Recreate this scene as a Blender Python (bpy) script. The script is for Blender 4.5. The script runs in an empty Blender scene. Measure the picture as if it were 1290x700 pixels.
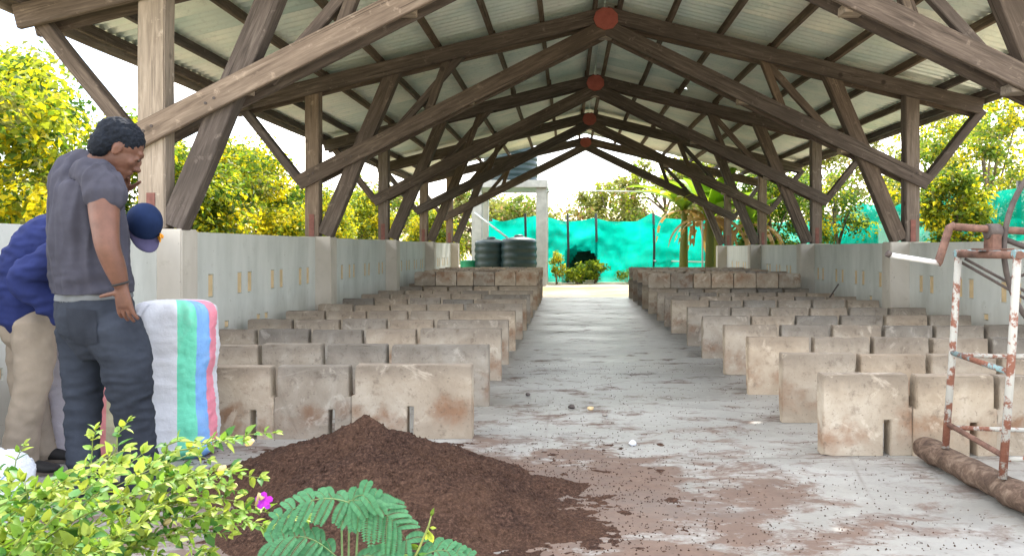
import bpy, bmesh, math, random
import numpy as np
from mathutils import Vector, Matrix, noise
R = math.radians
random.seed(7)
rng = np.random.default_rng(7)
sc = bpy.context.scene
COL = sc.collection

# ------------------------------------------------------------------ camera
cam_d = bpy.data.cameras.new("camera")
cam = bpy.data.objects.new("camera", cam_d)
COL.objects.link(cam)
cam.location = (0, 0, 1.2)
cam.rotation_euler = (R(90), 0, 0)
cam_d.sensor_width = 36
cam_d.lens = 36 * 950 / 1290
cam_d.shift_x = -71 / 1290
cam_d.shift_y = -37 / 1290
cam_d.clip_start = 0.05
cam_d.clip_end = 2000
sc.camera = cam

# ------------------------------------------------------------------ light
SUN_EL, SUN_AZ = 52.0, 8.0      # the sun stands beyond the far gable, a little to the right
w = bpy.data.worlds.new("World")
sc.world = w
w.use_nodes = True
nt = w.node_tree
nt.nodes.clear()
out = nt.nodes.new('ShaderNodeOutputWorld')
bg = nt.nodes.new('ShaderNodeBackground')
bg.inputs['Strength'].default_value = 0.15
sky = nt.nodes.new('ShaderNodeTexSky')
sky.sky_type = 'NISHITA'
sky.sun_disc = False
sky.sun_elevation = R(SUN_EL)
sky.sun_rotation = R(SUN_AZ)
sky.air_density = 1.0
sky.dust_density = 2.5
tc = nt.nodes.new('ShaderNodeTexCoord')
mp = nt.nodes.new('ShaderNodeMapping')
mp.inputs['Scale'].default_value = (1.0, 1.0, 2.6)
cn = nt.nodes.new('ShaderNodeTexNoise')
cn.inputs['Scale'].default_value = 2.3
cn.inputs['Detail'].default_value = 6
cn.inputs['Roughness'].default_value = 0.6
cr = nt.nodes.new('ShaderNodeValToRGB')
cr.color_ramp.elements[0].position = 0.46
cr.color_ramp.elements[1].position = 0.60
cmix = nt.nodes.new('ShaderNodeMixRGB')
cmix.inputs['Color2'].default_value = (13.6, 13.1, 12.3, 1)
nt.links.new(tc.outputs['Generated'], mp.inputs['Vector'])
nt.links.new(mp.outputs['Vector'], cn.inputs['Vector'])
nt.links.new(cn.outputs['Fac'], cr.inputs['Fac'])
nt.links.new(cr.outputs['Color'], cmix.inputs['Fac'])
nt.links.new(sky.outputs['Color'], cmix.inputs['Color1'])
nt.links.new(cmix.outputs['Color'], bg.inputs['Color'])
nt.links.new(bg.outputs['Background'], out.inputs['Surface'])

sd = bpy.data.lights.new("sun", 'SUN')
sd.energy = 2.7
sd.angle = R(0.5)
sd.color = (1.0, 0.95, 0.86)
sun = bpy.data.objects.new("sun", sd)
COL.objects.link(sun)
TOSUN = Vector((math.sin(R(SUN_AZ)) * math.cos(R(SUN_EL)), math.cos(R(SUN_AZ)) * math.cos(R(SUN_EL)), math.sin(R(SUN_EL))))
sun.rotation_euler = TOSUN.to_track_quat('Z', 'Y').to_euler()

vs = sc.view_settings
vs.view_transform = 'Standard'
vs.look = 'None'
vs.exposure = 1.9
vs.gamma = 1.0
vs.use_curve_mapping = False
sc.cycles.use_denoising = True
sc.cycles.max_bounces = 7
sc.cycles.diffuse_bounces = 5
sc.cycles.glossy_bounces = 3
sc.cycles.transmission_bounces = 3
sc.cycles.transparent_max_bounces = 8
sc.cycles.sample_clamp_indirect = 6
sc.cycles.caustics_reflective = False
sc.cycles.caustics_refractive = False

def at(px, py, Y):
    """a point of the place from where it is seen in the photo and how far away it stands"""
    return Vector(((px - 716) * Y / 950, Y, 1.2 - (py - 313) * Y / 950))

# ------------------------------------------------------------------ materials
class NT:
    def __init__(self, name):
        self.m = bpy.data.materials.new(name)
        self.m.use_nodes = True
        self.t = self.m.node_tree
        self.t.nodes.clear()
        self.out = self.n('ShaderNodeOutputMaterial')
        self.b = self.n('ShaderNodeBsdfPrincipled')
        self.l(self.b.outputs[0], self.out.inputs['Surface'])
        self._v = None
    def n(self, k, **kw):
        x = self.t.nodes.new(k)
        for a, v in kw.items():
            setattr(x, a, v)
        return x
    def l(self, a, b):
        self.t.links.new(a, b)
    def coord(self, scale=(1, 1, 1), kind='Object', rnd=True):
        tcn = self.n('ShaderNodeTexCoord')
        m_ = self.n('ShaderNodeMapping')
        m_.inputs['Scale'].default_value = scale
        self.l(tcn.outputs[kind], m_.inputs['Vector'])
        if rnd:
            oi = self.n('ShaderNodeObjectInfo')
            mul = self.n('ShaderNodeMath', operation='MULTIPLY')
            mul.inputs[1].default_value = 37.0
            self.l(oi.outputs['Random'], mul.inputs[0])
            self.l(mul.outputs[0], m_.inputs['Location'])
        return m_.outputs[0]
    def noise(self, vec, scale, detail=4, rough=0.55, dist=0.0):
        x = self.n('ShaderNodeTexNoise')
        x.inputs['Scale'].default_value = scale
        x.inputs['Detail'].default_value = detail
        x.inputs['Roughness'].default_value = rough
        x.inputs['Distortion'].default_value = dist
        self.l(vec, x.inputs['Vector'])
        return x.outputs['Fac']
    def ramp(self, fac, stops, interp='LINEAR'):
        x = self.n('ShaderNodeValToRGB')
        x.color_ramp.interpolation = interp
        e = x.color_ramp.elements
        while len(e) < len(stops):
            e.new(0.5)
        for i, (p, c) in enumerate(stops):
            e[i].position = p
            e[i].color = tuple(c) + (1,) if len(c) == 3 else c
        self.l(fac, x.inputs['Fac'])
        return x.outputs['Color']
    def g(self, fac, a, b):
        return self.ramp(fac, [(a, (0, 0, 0)), (b, (1, 1, 1))])
    def mix(self, fac, c1, c2, mode='MIX'):
        x = self.n('ShaderNodeMixRGB', blend_type=mode)
        for s, v in ((x.inputs['Fac'], fac), (x.inputs['Color1'], c1), (x.inputs['Color2'], c2)):
            if isinstance(v, (int, float)):
                s.default_value = v
            elif isinstance(v, tuple):
                s.default_value = v if len(v) == 4 else v + (1,)
            else:
                self.l(v, s)
        return x.outputs['Color']
    def math(self, op, a, b=0.0):
        x = self.n('ShaderNodeMath', operation=op)
        for s, v in ((x.inputs[0], a), (x.inputs[1], b)):
            if isinstance(v, (int, float)):
                s.default_value = v
            else:
                self.l(v, s)
        return x.outputs[0]
    def bump(self, h, strength=0.3, dist=0.01, prev=None):
        x = self.n('ShaderNodeBump')
        x.inputs['Strength'].default_value = strength
        x.inputs['Distance'].default_value = dist
        self.l(h, x.inputs['Height'])
        if prev:
            self.l(prev, x.inputs['Normal'])
        return x.outputs[0]
    def fin(self, color, rough=0.8, bump=None, metallic=0.0, spec=0.5):
        for s, v in ((self.b.inputs['Base Color'], color), (self.b.inputs['Roughness'], rough)):
            if isinstance(v, (int, float)):
                s.default_value = v
            elif isinstance(v, tuple):
                s.default_value = v if len(v) == 4 else v + (1,)
            else:
                self.l(v, s)
        self.b.inputs['Metallic'].default_value = metallic
        self.b.inputs['Specular IOR Level'].default_value = spec
        if bump:
            self.l(bump, self.b.inputs['Normal'])
        return self.m
    def rnd(self):
        return self.n('ShaderNodeObjectInfo').outputs['Random']

def mat_wood(name, dark, mid, light, rust=False):
    a = NT(name)
    v = a.coord((1.2, 14, 14))
    g1 = a.noise(v, 2.2, 6, 0.65, 0.6)
    v2 = a.coord((0.7, 2.5, 2.5))
    g2 = a.noise(v2, 1.6, 4, 0.6)
    c = a.ramp(g1, [(0.28, dark), (0.52, mid), (0.75, light)])
    c = a.mix(a.g(g2, 0.45, 0.75), c, tuple(x * 0.62 for x in mid))
    v3 = a.coord((1, 1, 1))
    vk = a.n('ShaderNodeTexVoronoi')
    vk.inputs['Scale'].default_value = 2.3
    a.l(v3, vk.inputs['Vector'])
    c = a.mix(a.ramp(vk.outputs['Distance'], [(0.05, (0.8, 0.8, 0.8)), (0.10, (0, 0, 0))]), c, tuple(x * 0.7 for x in dark))
    ck = a.noise(a.coord((0.35, 30, 30)), 1.5, 2, 0.5)
    c = a.mix(a.ramp(ck, [(0.66, (0, 0, 0)), (0.69, (0.7, 0.7, 0.7))]), c, tuple(x * 0.45 for x in dark))
    sp = a.noise(v3, 9, 5, 0.7)
    c = a.mix(a.math('MULTIPLY', a.g(sp, 0.6, 0.72), 0.5), c, tuple(min(1, x * 1.5) for x in light))
    hue = a.mix(a.rnd(), (0.84, 0.86, 0.9), (1.16, 1.08, 0.98))
    c = a.mix(1.0, c, hue, 'MULTIPLY')
    b = a.bump(g1, 0.35, 0.006)
    return a.fin(c, 0.85, b, spec=0.25)

M = {}
M['wood'] = mat_wood('weathered_brown_timber', (0.050, 0.040, 0.034), (0.115, 0.093, 0.080), (0.205, 0.172, 0.147))
M['wood_pale'] = mat_wood('pale_and_skylit_timber', (0.19, 0.155, 0.125), (0.33, 0.28, 0.23), (0.46, 0.40, 0.34))  # light wood of blocks and fascia; on front posts it paints in skylight
M['wood_mid'] = mat_wood('greying_timber', (0.11, 0.085, 0.068), (0.20, 0.16, 0.13), (0.31, 0.26, 0.215))
M['wood_purlin'] = mat_wood('purlin_timber', (0.06, 0.045, 0.036), (0.13, 0.10, 0.078), (0.23, 0.185, 0.14))

def mat_log():
    a = NT('bark_log')
    v = a.coord((3, 3, 3))
    n1 = a.noise(v, 5, 7, 0.7, 1.0)
    c = a.ramp(n1, [(0.3, (0.045, 0.03, 0.024)), (0.5, (0.13, 0.088, 0.065)), (0.72, (0.28, 0.21, 0.16))])
    return a.fin(c, 0.95, a.bump(n1, 0.9, 0.02), spec=0.2)
M['log'] = mat_log()

def mat_block(name, warm=1.0):
    a = NT(name)
    v = a.coord((1, 1, 1))
    n1 = a.noise(v, 3.2, 6, 0.62, 0.5)
    n2 = a.noise(v, 14, 5, 0.7)
    n3 = a.noise(v, 60, 3, 0.7)
    tcn = a.n('ShaderNodeTexCoord')
    sep = a.n('ShaderNodeSeparateXYZ')
    a.l(tcn.outputs['Object'], sep.inputs[0])
    z = sep.outputs['Z']
    base = a.ramp(n1, [(0.25, (0.26, 0.21, 0.16)), (0.5, (0.385, 0.325, 0.255)), (0.75, (0.50, 0.445, 0.37))])
    # rusty tide mark left by wet soil in the lower half
    zz = a.math('ADD', z, a.math('MULTIPLY', a.math('SUBTRACT', n1, 0.5), 0.45))
    band = a.ramp(zz, [(0.03, (0, 0, 0)), (0.13, (1, 1, 1)), (0.2, (1, 1, 1)), (0.27, (0, 0, 0))])
    bandm = a.math('MULTIPLY', a.math('MULTIPLY', band, a.g(a.noise(v, 5, 4, 0.6), 0.42, 0.62)), 0.75)
    c = a.mix(bandm, base, (0.23, 0.115, 0.06))
    # grey weathered top margin
    ed = a.math('ADD', z, a.math('MULTIPLY', a.math('SUBTRACT', n2, 0.5), 0.12))
    top = a.g(ed, 0.36, 0.44)
    c = a.mix(a.math('MULTIPLY', top, 0.55), c, (0.17, 0.145, 0.12))
    # pale lime bloom in patches
    pale = a.g(a.noise(v, 4.5, 6, 0.7, 1.2), 0.58, 0.66)
    c = a.mix(a.math('MULTIPLY', pale, 0.5), c, (0.60, 0.53, 0.44))
    c = a.mix(a.math('MULTIPLY', a.g(n2, 0.56, 0.70), 0.55), c, (0.13, 0.095, 0.07))
    c = a.mix(a.math('MULTIPLY', a.g(n3, 0.62, 0.70), 0.5), c, (0.08, 0.06, 0.045))
    # whole-block tint: some are fresh and sandy, some grey
    tint = a.ramp(a.rnd(), [(0.0, (0.74, 0.77, 0.80)), (0.45, (0.98, 0.97, 0.95)), (1.0, (1.16, 1.09, 1.0))])
    c = a.mix(1.0, c, tint, 'MULTIPLY')
    c = a.mix(1.0, c, (warm, warm * 1.01, warm * 1.03), 'MULTIPLY')
    b = a.bump(n1, 0.25, 0.03)
    b = a.bump(n2, 0.35, 0.008, b)
    b = a.bump(n3, 0.3, 0.003, b)
    return a.fin(c, 0.9, b, spec=0.25)
M['block'] = mat_block('cast_concrete')
M['block_grey'] = mat_block('weathered_grey_concrete', 1.0)

def mat_wall(name, cols):
    a = NT(name)
    v = a.coord((1, 1.6, 0.5), rnd=False)
    n1 = a.noise(v, 1.6, 5, 0.6, 0.3)
    v2 = a.coord((1, 1, 1), rnd=False)
    n2 = a.noise(v2, 7, 5, 0.65)
    c = a.ramp(n1, [(0.3, cols[0]), (0.5, cols[1]), (0.72, cols[2])])
    c = a.mix(a.math('MULTIPLY', a.g(n2, 0.60, 0.72), 0.4), c, cols[3])
    n4 = a.noise(v2, 26, 3, 0.6)
    c = a.mix(a.math('MULTIPLY', a.g(n4, 0.70, 0.74), 0.6), c, (0.12, 0.1, 0.08))
    tcn = a.n('ShaderNodeTexCoord')
    sep = a.n('ShaderNodeSeparateXYZ')
    a.l(tcn.outputs['Object'], sep.inputs[0])
    low = a.ramp(a.math('ADD', sep.outputs['Z'], a.math('MULTIPLY', n1, 0.3)), [(0.45, (1, 1, 1)), (0.8, (0, 0, 0))])
    c = a.mix(a.math('MULTIPLY', low, 0.45), c, (0.3, 0.25, 0.19))
    return a.fin(c, 0.8, a.bump(n2, 0.15, 0.01), spec=0.3)
M['panel'] = mat_wall('pale_rendered_panel', [(0.47, 0.49, 0.46), (0.58, 0.60, 0.57), (0.67, 0.68, 0.65), (0.42, 0.42, 0.37)])
M['pier'] = mat_wall('beige_pier', [(0.42, 0.385, 0.33), (0.52, 0.48, 0.42), (0.62, 0.58, 0.52), (0.3, 0.26, 0.2)])

def mat_floor():
    a = NT('stained_concrete_floor')
    v = a.coord((1, 1, 1), rnd=False)
    vs_ = a.coord((0.55, 1.6, 1), rnd=False)
    n1 = a.noise(vs_, 0.9, 5, 0.6, 0.2)
    n2 = a.noise(v, 6, 7, 0.7, 0.2)
    n3 = a.noise(v, 34, 5, 0.75)
    c = a.ramp(n1, [(0.28, (0.19, 0.185, 0.168)), (0.48, (0.28, 0.275, 0.255)), (0.7, (0.39, 0.39, 0.37))])
    c = a.mix(a.math('MULTIPLY', a.g(n2, 0.52, 0.70), 0.35), c, (0.52, 0.53, 0.51))
    c = a.mix(a.math('MULTIPLY', a.g(n3, 0.56, 0.68), 0.55), c, (0.14, 0.125, 0.11))
    # trodden brown earth, thickest near the heap
    sep = a.n('ShaderNodeSeparateXYZ')
    tcn = a.n('ShaderNodeTexCoord')
    a.l(tcn.outputs['Object'], sep.inputs[0])
    dist = a.n('ShaderNodeVectorMath', operation='DISTANCE')
    mp_ = a.n('ShaderNodeMapping')
    mp_.inputs['Scale'].default_value = (0.62, 1.0, 1)
    a.l(tcn.outputs['Object'], mp_.inputs['Vector'])
    a.l(mp_.outputs[0], dist.inputs[0])
    dist.inputs[1].default_value = (-0.30, 3.6, 0)
    near = a.ramp(a.math('DIVIDE', dist.outputs['Value'], 6.0), [(0.08, (1, 1, 1)), (0.2, (0.44, 0.44, 0.44)), (0.42, (0.34, 0.34, 0.34)), (0.9, (0.27, 0.27, 0.27))])
    dn = a.noise(a.coord((0.9, 1.5, 1), rnd=False), 2.6, 9, 0.74, 0.25)
    dm = a.math('ADD', dn, a.math('MULTIPLY', near, 0.36))
    dirt = a.g(dm, 0.655, 0.76)
    dcol = a.mix(a.noise(v, 9, 5, 0.7), (0.055, 0.030, 0.022), (0.19, 0.115, 0.078))
    c = a.mix(a.math('MULTIPLY', dirt, 0.88), c, dcol)
    # thin tan dust
    dust = a.math('MULTIPLY', a.g(a.noise(vs_, 1.8, 7, 0.7, 0.2), 0.46, 0.70), a.g(n2, 0.36, 0.62))
    c = a.mix(a.math('MULTIPLY', a.math('MULTIPLY', dust, near), 0.55), c, (0.17, 0.13, 0.10))
    # crumbs
    vo = a.n('ShaderNodeTexVoronoi')
    vo.inputs['Scale'].default_value = 13
    a.l(v, vo.inputs['Vector'])
    spot = a.math('MULTIPLY', a.ramp(vo.outputs['Distance'], [(0.10, (1, 1, 1)), (0.17, (0, 0, 0))]), a.g(n2, 0.5, 0.56))
    c = a.mix(a.math('MULTIPLY', spot, 0.8), c, (0.06, 0.04, 0.03))
    # slab joints and a wandering crack
    yj = a.math('ADD', sep.outputs['Y'], a.math('MULTIPLY', n2, 0.05))
    fr = a.math('ABSOLUTE', a.math('SUBTRACT', a.math('FRACT', a.math('DIVIDE', yj, 2.9)), 0.5))
    jl = a.ramp(fr, [(0.0, (1, 1, 1)), (0.0055, (0, 0, 0))])
    c = a.mix(a.math('MULTIPLY', jl, 0.55), c, (0.10, 0.075, 0.06))
    vc = a.n('ShaderNodeTexVoronoi', feature='DISTANCE_TO_EDGE')
    vc.inputs['Scale'].default_value = 0.55
    wob = a.mix(0.12, v, a.n('ShaderNodeTexNoise').outputs['Color'])
    a.l(wob, vc.inputs['Vector'])
    ck = a.ramp(vc.outputs['Distance'], [(0.0, (1, 1, 1)), (0.006, (0, 0, 0))])
    c = a.mix(a.math('MULTIPLY', a.math('MULTIPLY', ck, a.g(n1, 0.45, 0.6)), 0.6), c, (0.12, 0.09, 0.075))
    # broad damp patches
    damp = a.g(a.noise(v, 0.8, 5, 0.65, 0.3), 0.50, 0.62)
    c = a.mix(a.math('MULTIPLY', damp, 0.30), c, (0.15, 0.15, 0.145))
    r = a.ramp(n1, [(0.3, (0.34, 0.34, 0.34)), (0.7, (0.55, 0.55, 0.55))])
    r = a.mix(dirt, r, (0.95, 0.95, 0.95))
    b = a.bump(n2, 0.3, 0.015)
    b = a.bump(n3, 0.35, 0.004, b)
    return a.fin(c, r, b, spec=0.5)
M['floor'] = mat_floor()

def mat_ground():
    a = NT('dry_bare_ground')
    v = a.coord((1, 1, 1), rnd=False)
    n1 = a.noise(v, 0.5, 6, 0.6)
    n2 = a.noise(v, 9, 6, 0.7)
    c = a.ramp(n1, [(0.35, (0.36, 0.28, 0.20)), (0.6, (0.47, 0.39, 0.30))])
    c = a.mix(a.g(n2, 0.5, 0.7), c, (0.28, 0.21, 0.15))
    c = a.mix(a.math('MULTIPLY', a.g(a.noise(v, 0.16, 5, 0.6), 0.48, 0.6), 0.8), c, (0.12, 0.17, 0.04))
    return a.fin(c, 0.95, a.bump(n2, 0.5, 0.03), spec=0.2)
M['ground'] = mat_ground()

def mat_soil():
    a = NT('dark_crumbly_compost')
    v = a.coord((1, 1, 1), rnd=False)
    n1 = a.noise(v, 62, 6, 0.85)
    n2 = a.noise(v, 4, 5, 0.6)
    n3 = a.noise(v, 240, 2, 0.6)
    c = a.ramp(n1, [(0.36, (0.016, 0.009, 0.008)), (0.52, (0.062, 0.034, 0.024)), (0.68, (0.17, 0.100, 0.072))])
    c = a.mix(a.math('MULTIPLY', a.g(n2, 0.4, 0.65), 0.35), c, (0.13, 0.072, 0.045))
    c = a.mix(a.g(n3, 0.70, 0.76), c, (0.34, 0.25, 0.17))
    b = a.bump(n1, 0.9, 0.012)
    b = a.bump(a.noise(v, 28, 5, 0.7), 0.6, 0.02, b)
    return a.fin(c, 0.97, b, spec=0.15)
M['soil'] = mat_soil()

def mat_plain(name, col, rough=0.7, var=0.25, scale=8, metallic=0.0, spec=0.4, bump=0.15):
    a = NT(name)
    v = a.coord((1, 1, 1))
    n1 = a.noise(v, scale, 5, 0.65)
    c = a.ramp(n1, [(0.3, tuple(x * (1 - var) for x in col)), (0.7, tuple(min(1, x * (1 + var)) for x in col))])
    return a.fin(c, rough, a.bump(n1, bump, 0.01), metallic=metallic, spec=spec)
M['red'] = mat_plain('red_oxide_plate', (0.32, 0.085, 0.065), 0.7, 0.2)
M['redstrap'] = mat_plain('red_painted_strap', (0.19, 0.075, 0.06), 0.7, 0.3, 14)
M['insert'] = mat_plain('tan_board', (0.66, 0.50, 0.29), 0.8, 0.15)
M['tank'] = mat_plain('black_polythene', (0.012, 0.032, 0.034), 0.45, 0.2)
M['pvc'] = mat_plain('pale_grey_pipe', (0.55, 0.6, 0.6), 0.5, 0.1)
M['tower'] = mat_plain('grey_concrete_frame', (0.42, 0.43, 0.40), 0.85, 0.2, 3)
M['pole'] = mat_plain('dark_pole', (0.03, 0.035, 0.035), 0.7, 0.2)
M['drum'] = mat_plain('green_plastic', (0.01, 0.22, 0.12), 0.5, 0.15)
M['stem'] = mat_plain('woody_stem', (0.20, 0.14, 0.075), 0.85, 0.3, 20)
M['greenstem'] = mat_plain('green_stem', (0.18, 0.22, 0.06), 0.7, 0.25, 20)
M['leafstem'] = mat_plain('green_leaf_stalk', (0.10, 0.17, 0.06), 0.7, 0.25, 20)
M['trunk'] = mat_plain('tree_bark', (0.16, 0.125, 0.09), 0.95, 0.4, 6, bump=0.6)
M['stone'] = mat_plain('grey_stone', (0.28, 0.25, 0.22), 0.9, 0.3)
M['black_fabric'] = mat_plain('dark_shoe', (0.018, 0.017, 0.018), 0.7, 0.3)
M['sole'] = mat_plain('shoe_sole', (0.16, 0.13, 0.11), 0.8, 0.3)

def mat_roof():
    a = NT('galvanised_sheet')
    v = a.coord((1, 1, 1))
    n1 = a.noise(v, 1.1, 5, 0.6, 0.6)
    n2 = a.noise(v, 16, 4, 0.7)
    c = a.ramp(n1, [(0.3, (0.58, 0.70, 0.66)), (0.5, (0.76, 0.83, 0.77)), (0.7, (0.88, 0.90, 0.83))])
    c = a.mix(a.math('MULTIPLY', a.g(n2, 0.55, 0.75), 0.3), c, (0.26, 0.27, 0.25))
    tint = a.ramp(a.rnd(), [(0.0, (0.78, 0.85, 0.84)), (0.5, (1, 1, 1)), (1.0, (1.1, 1.07, 1.0))])
    c = a.mix(1.0, c, tint, 'MULTIPLY')
    return a.fin(c, 0.34, None, metallic=0.35, spec=0.5)
M['roof'] = mat_roof()

def mat_rust(name, paint):
    a = NT(name)
    v = a.coord((1, 1, 1))
    n1 = a.noise(v, 9, 6, 0.7)
    n2 = a.noise(v, 60, 4, 0.7)
    m_ = a.g(n1, 0.49, 0.54)
    c = a.mix(m_, paint, a.mix(n2, (0.10, 0.035, 0.022), (0.30, 0.13, 0.085)))
    return a.fin(c, 0.75, a.bump(n2, 0.4, 0.003), spec=0.35)
M['pipe_white'] = mat_rust('chipped_white_pipe', (0.38, 0.375, 0.345))
M['pipe_blue'] = mat_rust('chipped_blue_bar', (0.20, 0.32, 0.34))
M['rust'] = mat_plain('rusty_steel', (0.145, 0.078, 0.058), 0.8, 0.5, 18)
M['darksteel'] = mat_plain('dark_steel', (0.075, 0.06, 0.055), 0.7, 0.4, 18)

def mat_leaf(name, col, trans=0.55, rough=0.55, var=0.25):
    a = NT(name)
    a.t.nodes.remove(a.b)
    v = a.coord((1, 1, 1), rnd=True)
    n1 = a.noise(v, 5, 3, 0.6)
    geo = a.n('ShaderNodeNewGeometry')
    isl = geo.outputs['Random Per Island']
    c = a.mix(isl, tuple(x * (1 - var) for x in col), tuple(min(1, x * (1 + var)) for x in col))
    c = a.mix(a.math('MULTIPLY', n1, 0.35), c, tuple(x * 0.75 for x in col))
    d = a.n('ShaderNodeBsdfPrincipled')
    d.inputs['Roughness'].default_value = rough
    d.inputs['Specular IOR Level'].default_value = 0.35
    t = a.n('ShaderNodeBsdfTranslucent')
    mx = a.n('ShaderNodeMixShader')
    mx.inputs[0].default_value = trans
    a.l(c, d.inputs['Base Color'])
    tcx = a.mix(1.0, c, (1.25, 1.15, 0.6), 'MULTIPLY')
    a.l(tcx, t.inputs['Color'])
    a.l(d.outputs[0], mx.inputs[1])
    a.l(t.outputs[0], mx.inputs[2])
    a.l(mx.outputs[0], a.out.inputs['Surface'])
    return a.m
M['leaf_dark'] = mat_leaf('dark_green_leaf', (0.05, 0.12, 0.02))
M['leaf_mid'] = mat_leaf('mid_green_leaf', (0.115, 0.20, 0.025))
M['leaf_lime'] = mat_leaf('lime_leaf', (0.29, 0.36, 0.03))
M['leaf_yellow'] = mat_leaf('yellow_blossom', (0.62, 0.55, 0.015), 0.45)
M['leaf_orange'] = mat_leaf('orange_blossom', (0.55, 0.30, 0.02), 0.4)
M['leaf_olive'] = mat_leaf('olive_leaf', (0.21, 0.235, 0.08))
M['leaf_dry'] = mat_leaf('dry_leaf', (0.34, 0.22, 0.10), 0.35)
M['leaf_bush'] = mat_leaf('young_bush_leaf', (0.17, 0.31, 0.05), 0.4, 0.5, 0.2)
M['leaf_bush2'] = mat_leaf('yellowing_bush_leaf', (0.31, 0.40, 0.07), 0.4, 0.5, 0.2)
M['leaf_bush3'] = mat_leaf('deeper_bush_leaf', (0.065, 0.19, 0.04), 0.35, 0.5, 0.2)
M['leaf_blue'] = mat_leaf('bluish_green_leaflet', (0.055, 0.20, 0.085), 0.22, 0.5, 0.2)
M['banana'] = mat_leaf('banana_leaf', (0.17, 0.30, 0.03), 0.5)
M['petal'] = mat_leaf('purple_petal', (0.42, 0.03, 0.72), 0.3)
M['cream'] = mat_leaf('cream_bud', (0.75, 0.62, 0.36), 0.3)

def mat_net():
    a = NT('teal_shade_net')
    a.t.nodes.remove(a.b)
    v = a.coord((1, 1, 1))
    n1 = a.noise(v, 1.2, 5, 0.6, 0.5)
    c = a.ramp(n1, [(0.30, (0.0, 0.25, 0.18)), (0.5, (0.002, 0.34, 0.255)), (0.75, (0.01, 0.40, 0.31))])
    d = a.n('ShaderNodeBsdfDiffuse')
    t = a.n('ShaderNodeBsdfTranslucent')
    tr = a.n('ShaderNodeBsdfTransparent')
    m1 = a.n('ShaderNodeMixShader'); m1.inputs[0].default_value = 0.6
    m2 = a.n('ShaderNodeMixShader'); m2.inputs[0].default_value = 0.06
    a.l(c, d.inputs[0]); a.l(c, t.inputs[0])
    a.l(d.outputs[0], m1.inputs[1]); a.l(t.outputs[0], m1.inputs[2])
    a.l(m1.outputs[0], m2.inputs[1]); a.l(tr.outputs[0], m2.inputs[2])
    a.l(m2.outputs[0], a.out.inputs['Surface'])
    return a.m
M['net'] = mat_net()
M['net_inner_shadow'] = mat_plain('painted_inner_shadow', (0.02, 0.10, 0.065), 0.9, 0.3)  # dark tint stands in for the shadow inside the net opening

def mat_cloth(name, col, var=0.2, scale=6, rough=0.9, weave=220):
    a = NT(name)
    v = a.coord((1, 1, 1))
    n1 = a.noise(v, scale, 5, 0.65)
    n2 = a.noise(v, weave, 2, 0.5)
    c = a.ramp(n1, [(0.3, tuple(x * (1 - var) for x in col)), (0.7, tuple(min(1, x * (1 + var)) for x in col))])
    b = a.bump(n2, 0.25, 0.002)
    b = a.bump(n1, 0.25, 0.01, b)
    return a.fin(c, rough, b, spec=0.15)
M['shirt'] = mat_cloth('slate_grey_cotton', (0.050, 0.050, 0.068))
M['jeans'] = mat_cloth('faded_black_denim', (0.030, 0.036, 0.050), 0.28, 5)
M['jeans_dark'] = mat_cloth('denim_pocket', (0.022, 0.026, 0.036), 0.25, 7)
M['jacket'] = mat_cloth('navy_cotton', (0.018, 0.026, 0.10), 0.25)
M['khaki'] = mat_cloth('khaki_cotton', (0.30, 0.25, 0.20), 0.15)
M['cap'] = mat_cloth('navy_cap', (0.012, 0.025, 0.075), 0.25)
M['brim'] = mat_cloth('washed_navy_brim', (0.07, 0.065, 0.13), 0.2)
M['belt'] = mat_cloth('grey_belt', (0.14, 0.15, 0.16), 0.2)
M['orange'] = mat_cloth('orange_thread', (0.75, 0.33, 0.04), 0.2)
M['skin'] = mat_plain('brown_skin', (0.125, 0.056, 0.037), 0.55, 0.22, 14, bump=0.08)
M['hair'] = mat_cloth('black_curly_hair', (0.010, 0.013, 0.020), 0.4, 60, 0.8, 150)
M['eye'] = mat_plain('eye', (0.03, 0.02, 0.015), 0.2, 0.1)

def mat_sack(name, stops):
    a = NT(name)
    at_ = a.n('ShaderNodeAttribute', attribute_name='u')
    v = a.coord((1, 1, 1))
    c = a.ramp(at_.outputs['Fac'], stops, 'CONSTANT')
    vw = a.coord((1, 1, 1))
    wv = a.n('ShaderNodeTexWave', wave_type='BANDS', bands_direction='Z')
    wv.inputs['Scale'].default_value = 60
    wv.inputs['Distortion'].default_value = 1.5
    a.l(vw, wv.inputs['Vector'])
    n1 = a.noise(v, 7, 6, 0.7)
    c = a.mix(a.math('MULTIPLY', wv.outputs['Fac'], 0.16), c, tuple([0.35, 0.38, 0.45]))
    c = a.mix(a.math('MULTIPLY', a.g(n1, 0.5, 0.8), 0.25), c, (0.5, 0.46, 0.45))
    b = a.bump(wv.outputs['Fac'], 0.35, 0.003)
    b = a.bump(n1, 0.5, 0.02, b)
    return a.fin(c, 0.55, b, spec=0.3)
W_ = (0.60, 0.62, 0.68)
M['sack'] = mat_sack('striped_woven_sack', [(0.0, W_), (0.50, (0.13, 0.62, 0.42)), (0.72, (0.16, 0.36, 0.72)), (0.865, (0.72, 0.22, 0.30)), (0.965, W_)])
M['sack_b'] = mat_sack('pale_woven_sack', [(0.0, (0.66, 0.62, 0.70)), (0.55, (0.62, 0.20, 0.20)), (0.68, (0.42, 0.38, 0.24)), (0.86, (0.66, 0.62, 0.70))])
M['sack_c'] = mat_sack('white_woven_sack', [(0.0, (0.66, 0.70, 0.78)), (0.42, (0.14, 0.26, 0.70)), (0.47, (0.66, 0.70, 0.78))])

# ------------------------------------------------------------------ mesh helpers
def link(o, parent=None):
    COL.objects.link(o)
    if parent is not None:
        o.parent = parent
    return o

def tag(o, label=None, cat=None, group=None, kind=None):
    if label: o['label'] = label
    if cat: o['category'] = cat
    if group: o['group'] = group
    if kind: o['kind'] = kind
    return o

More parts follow.
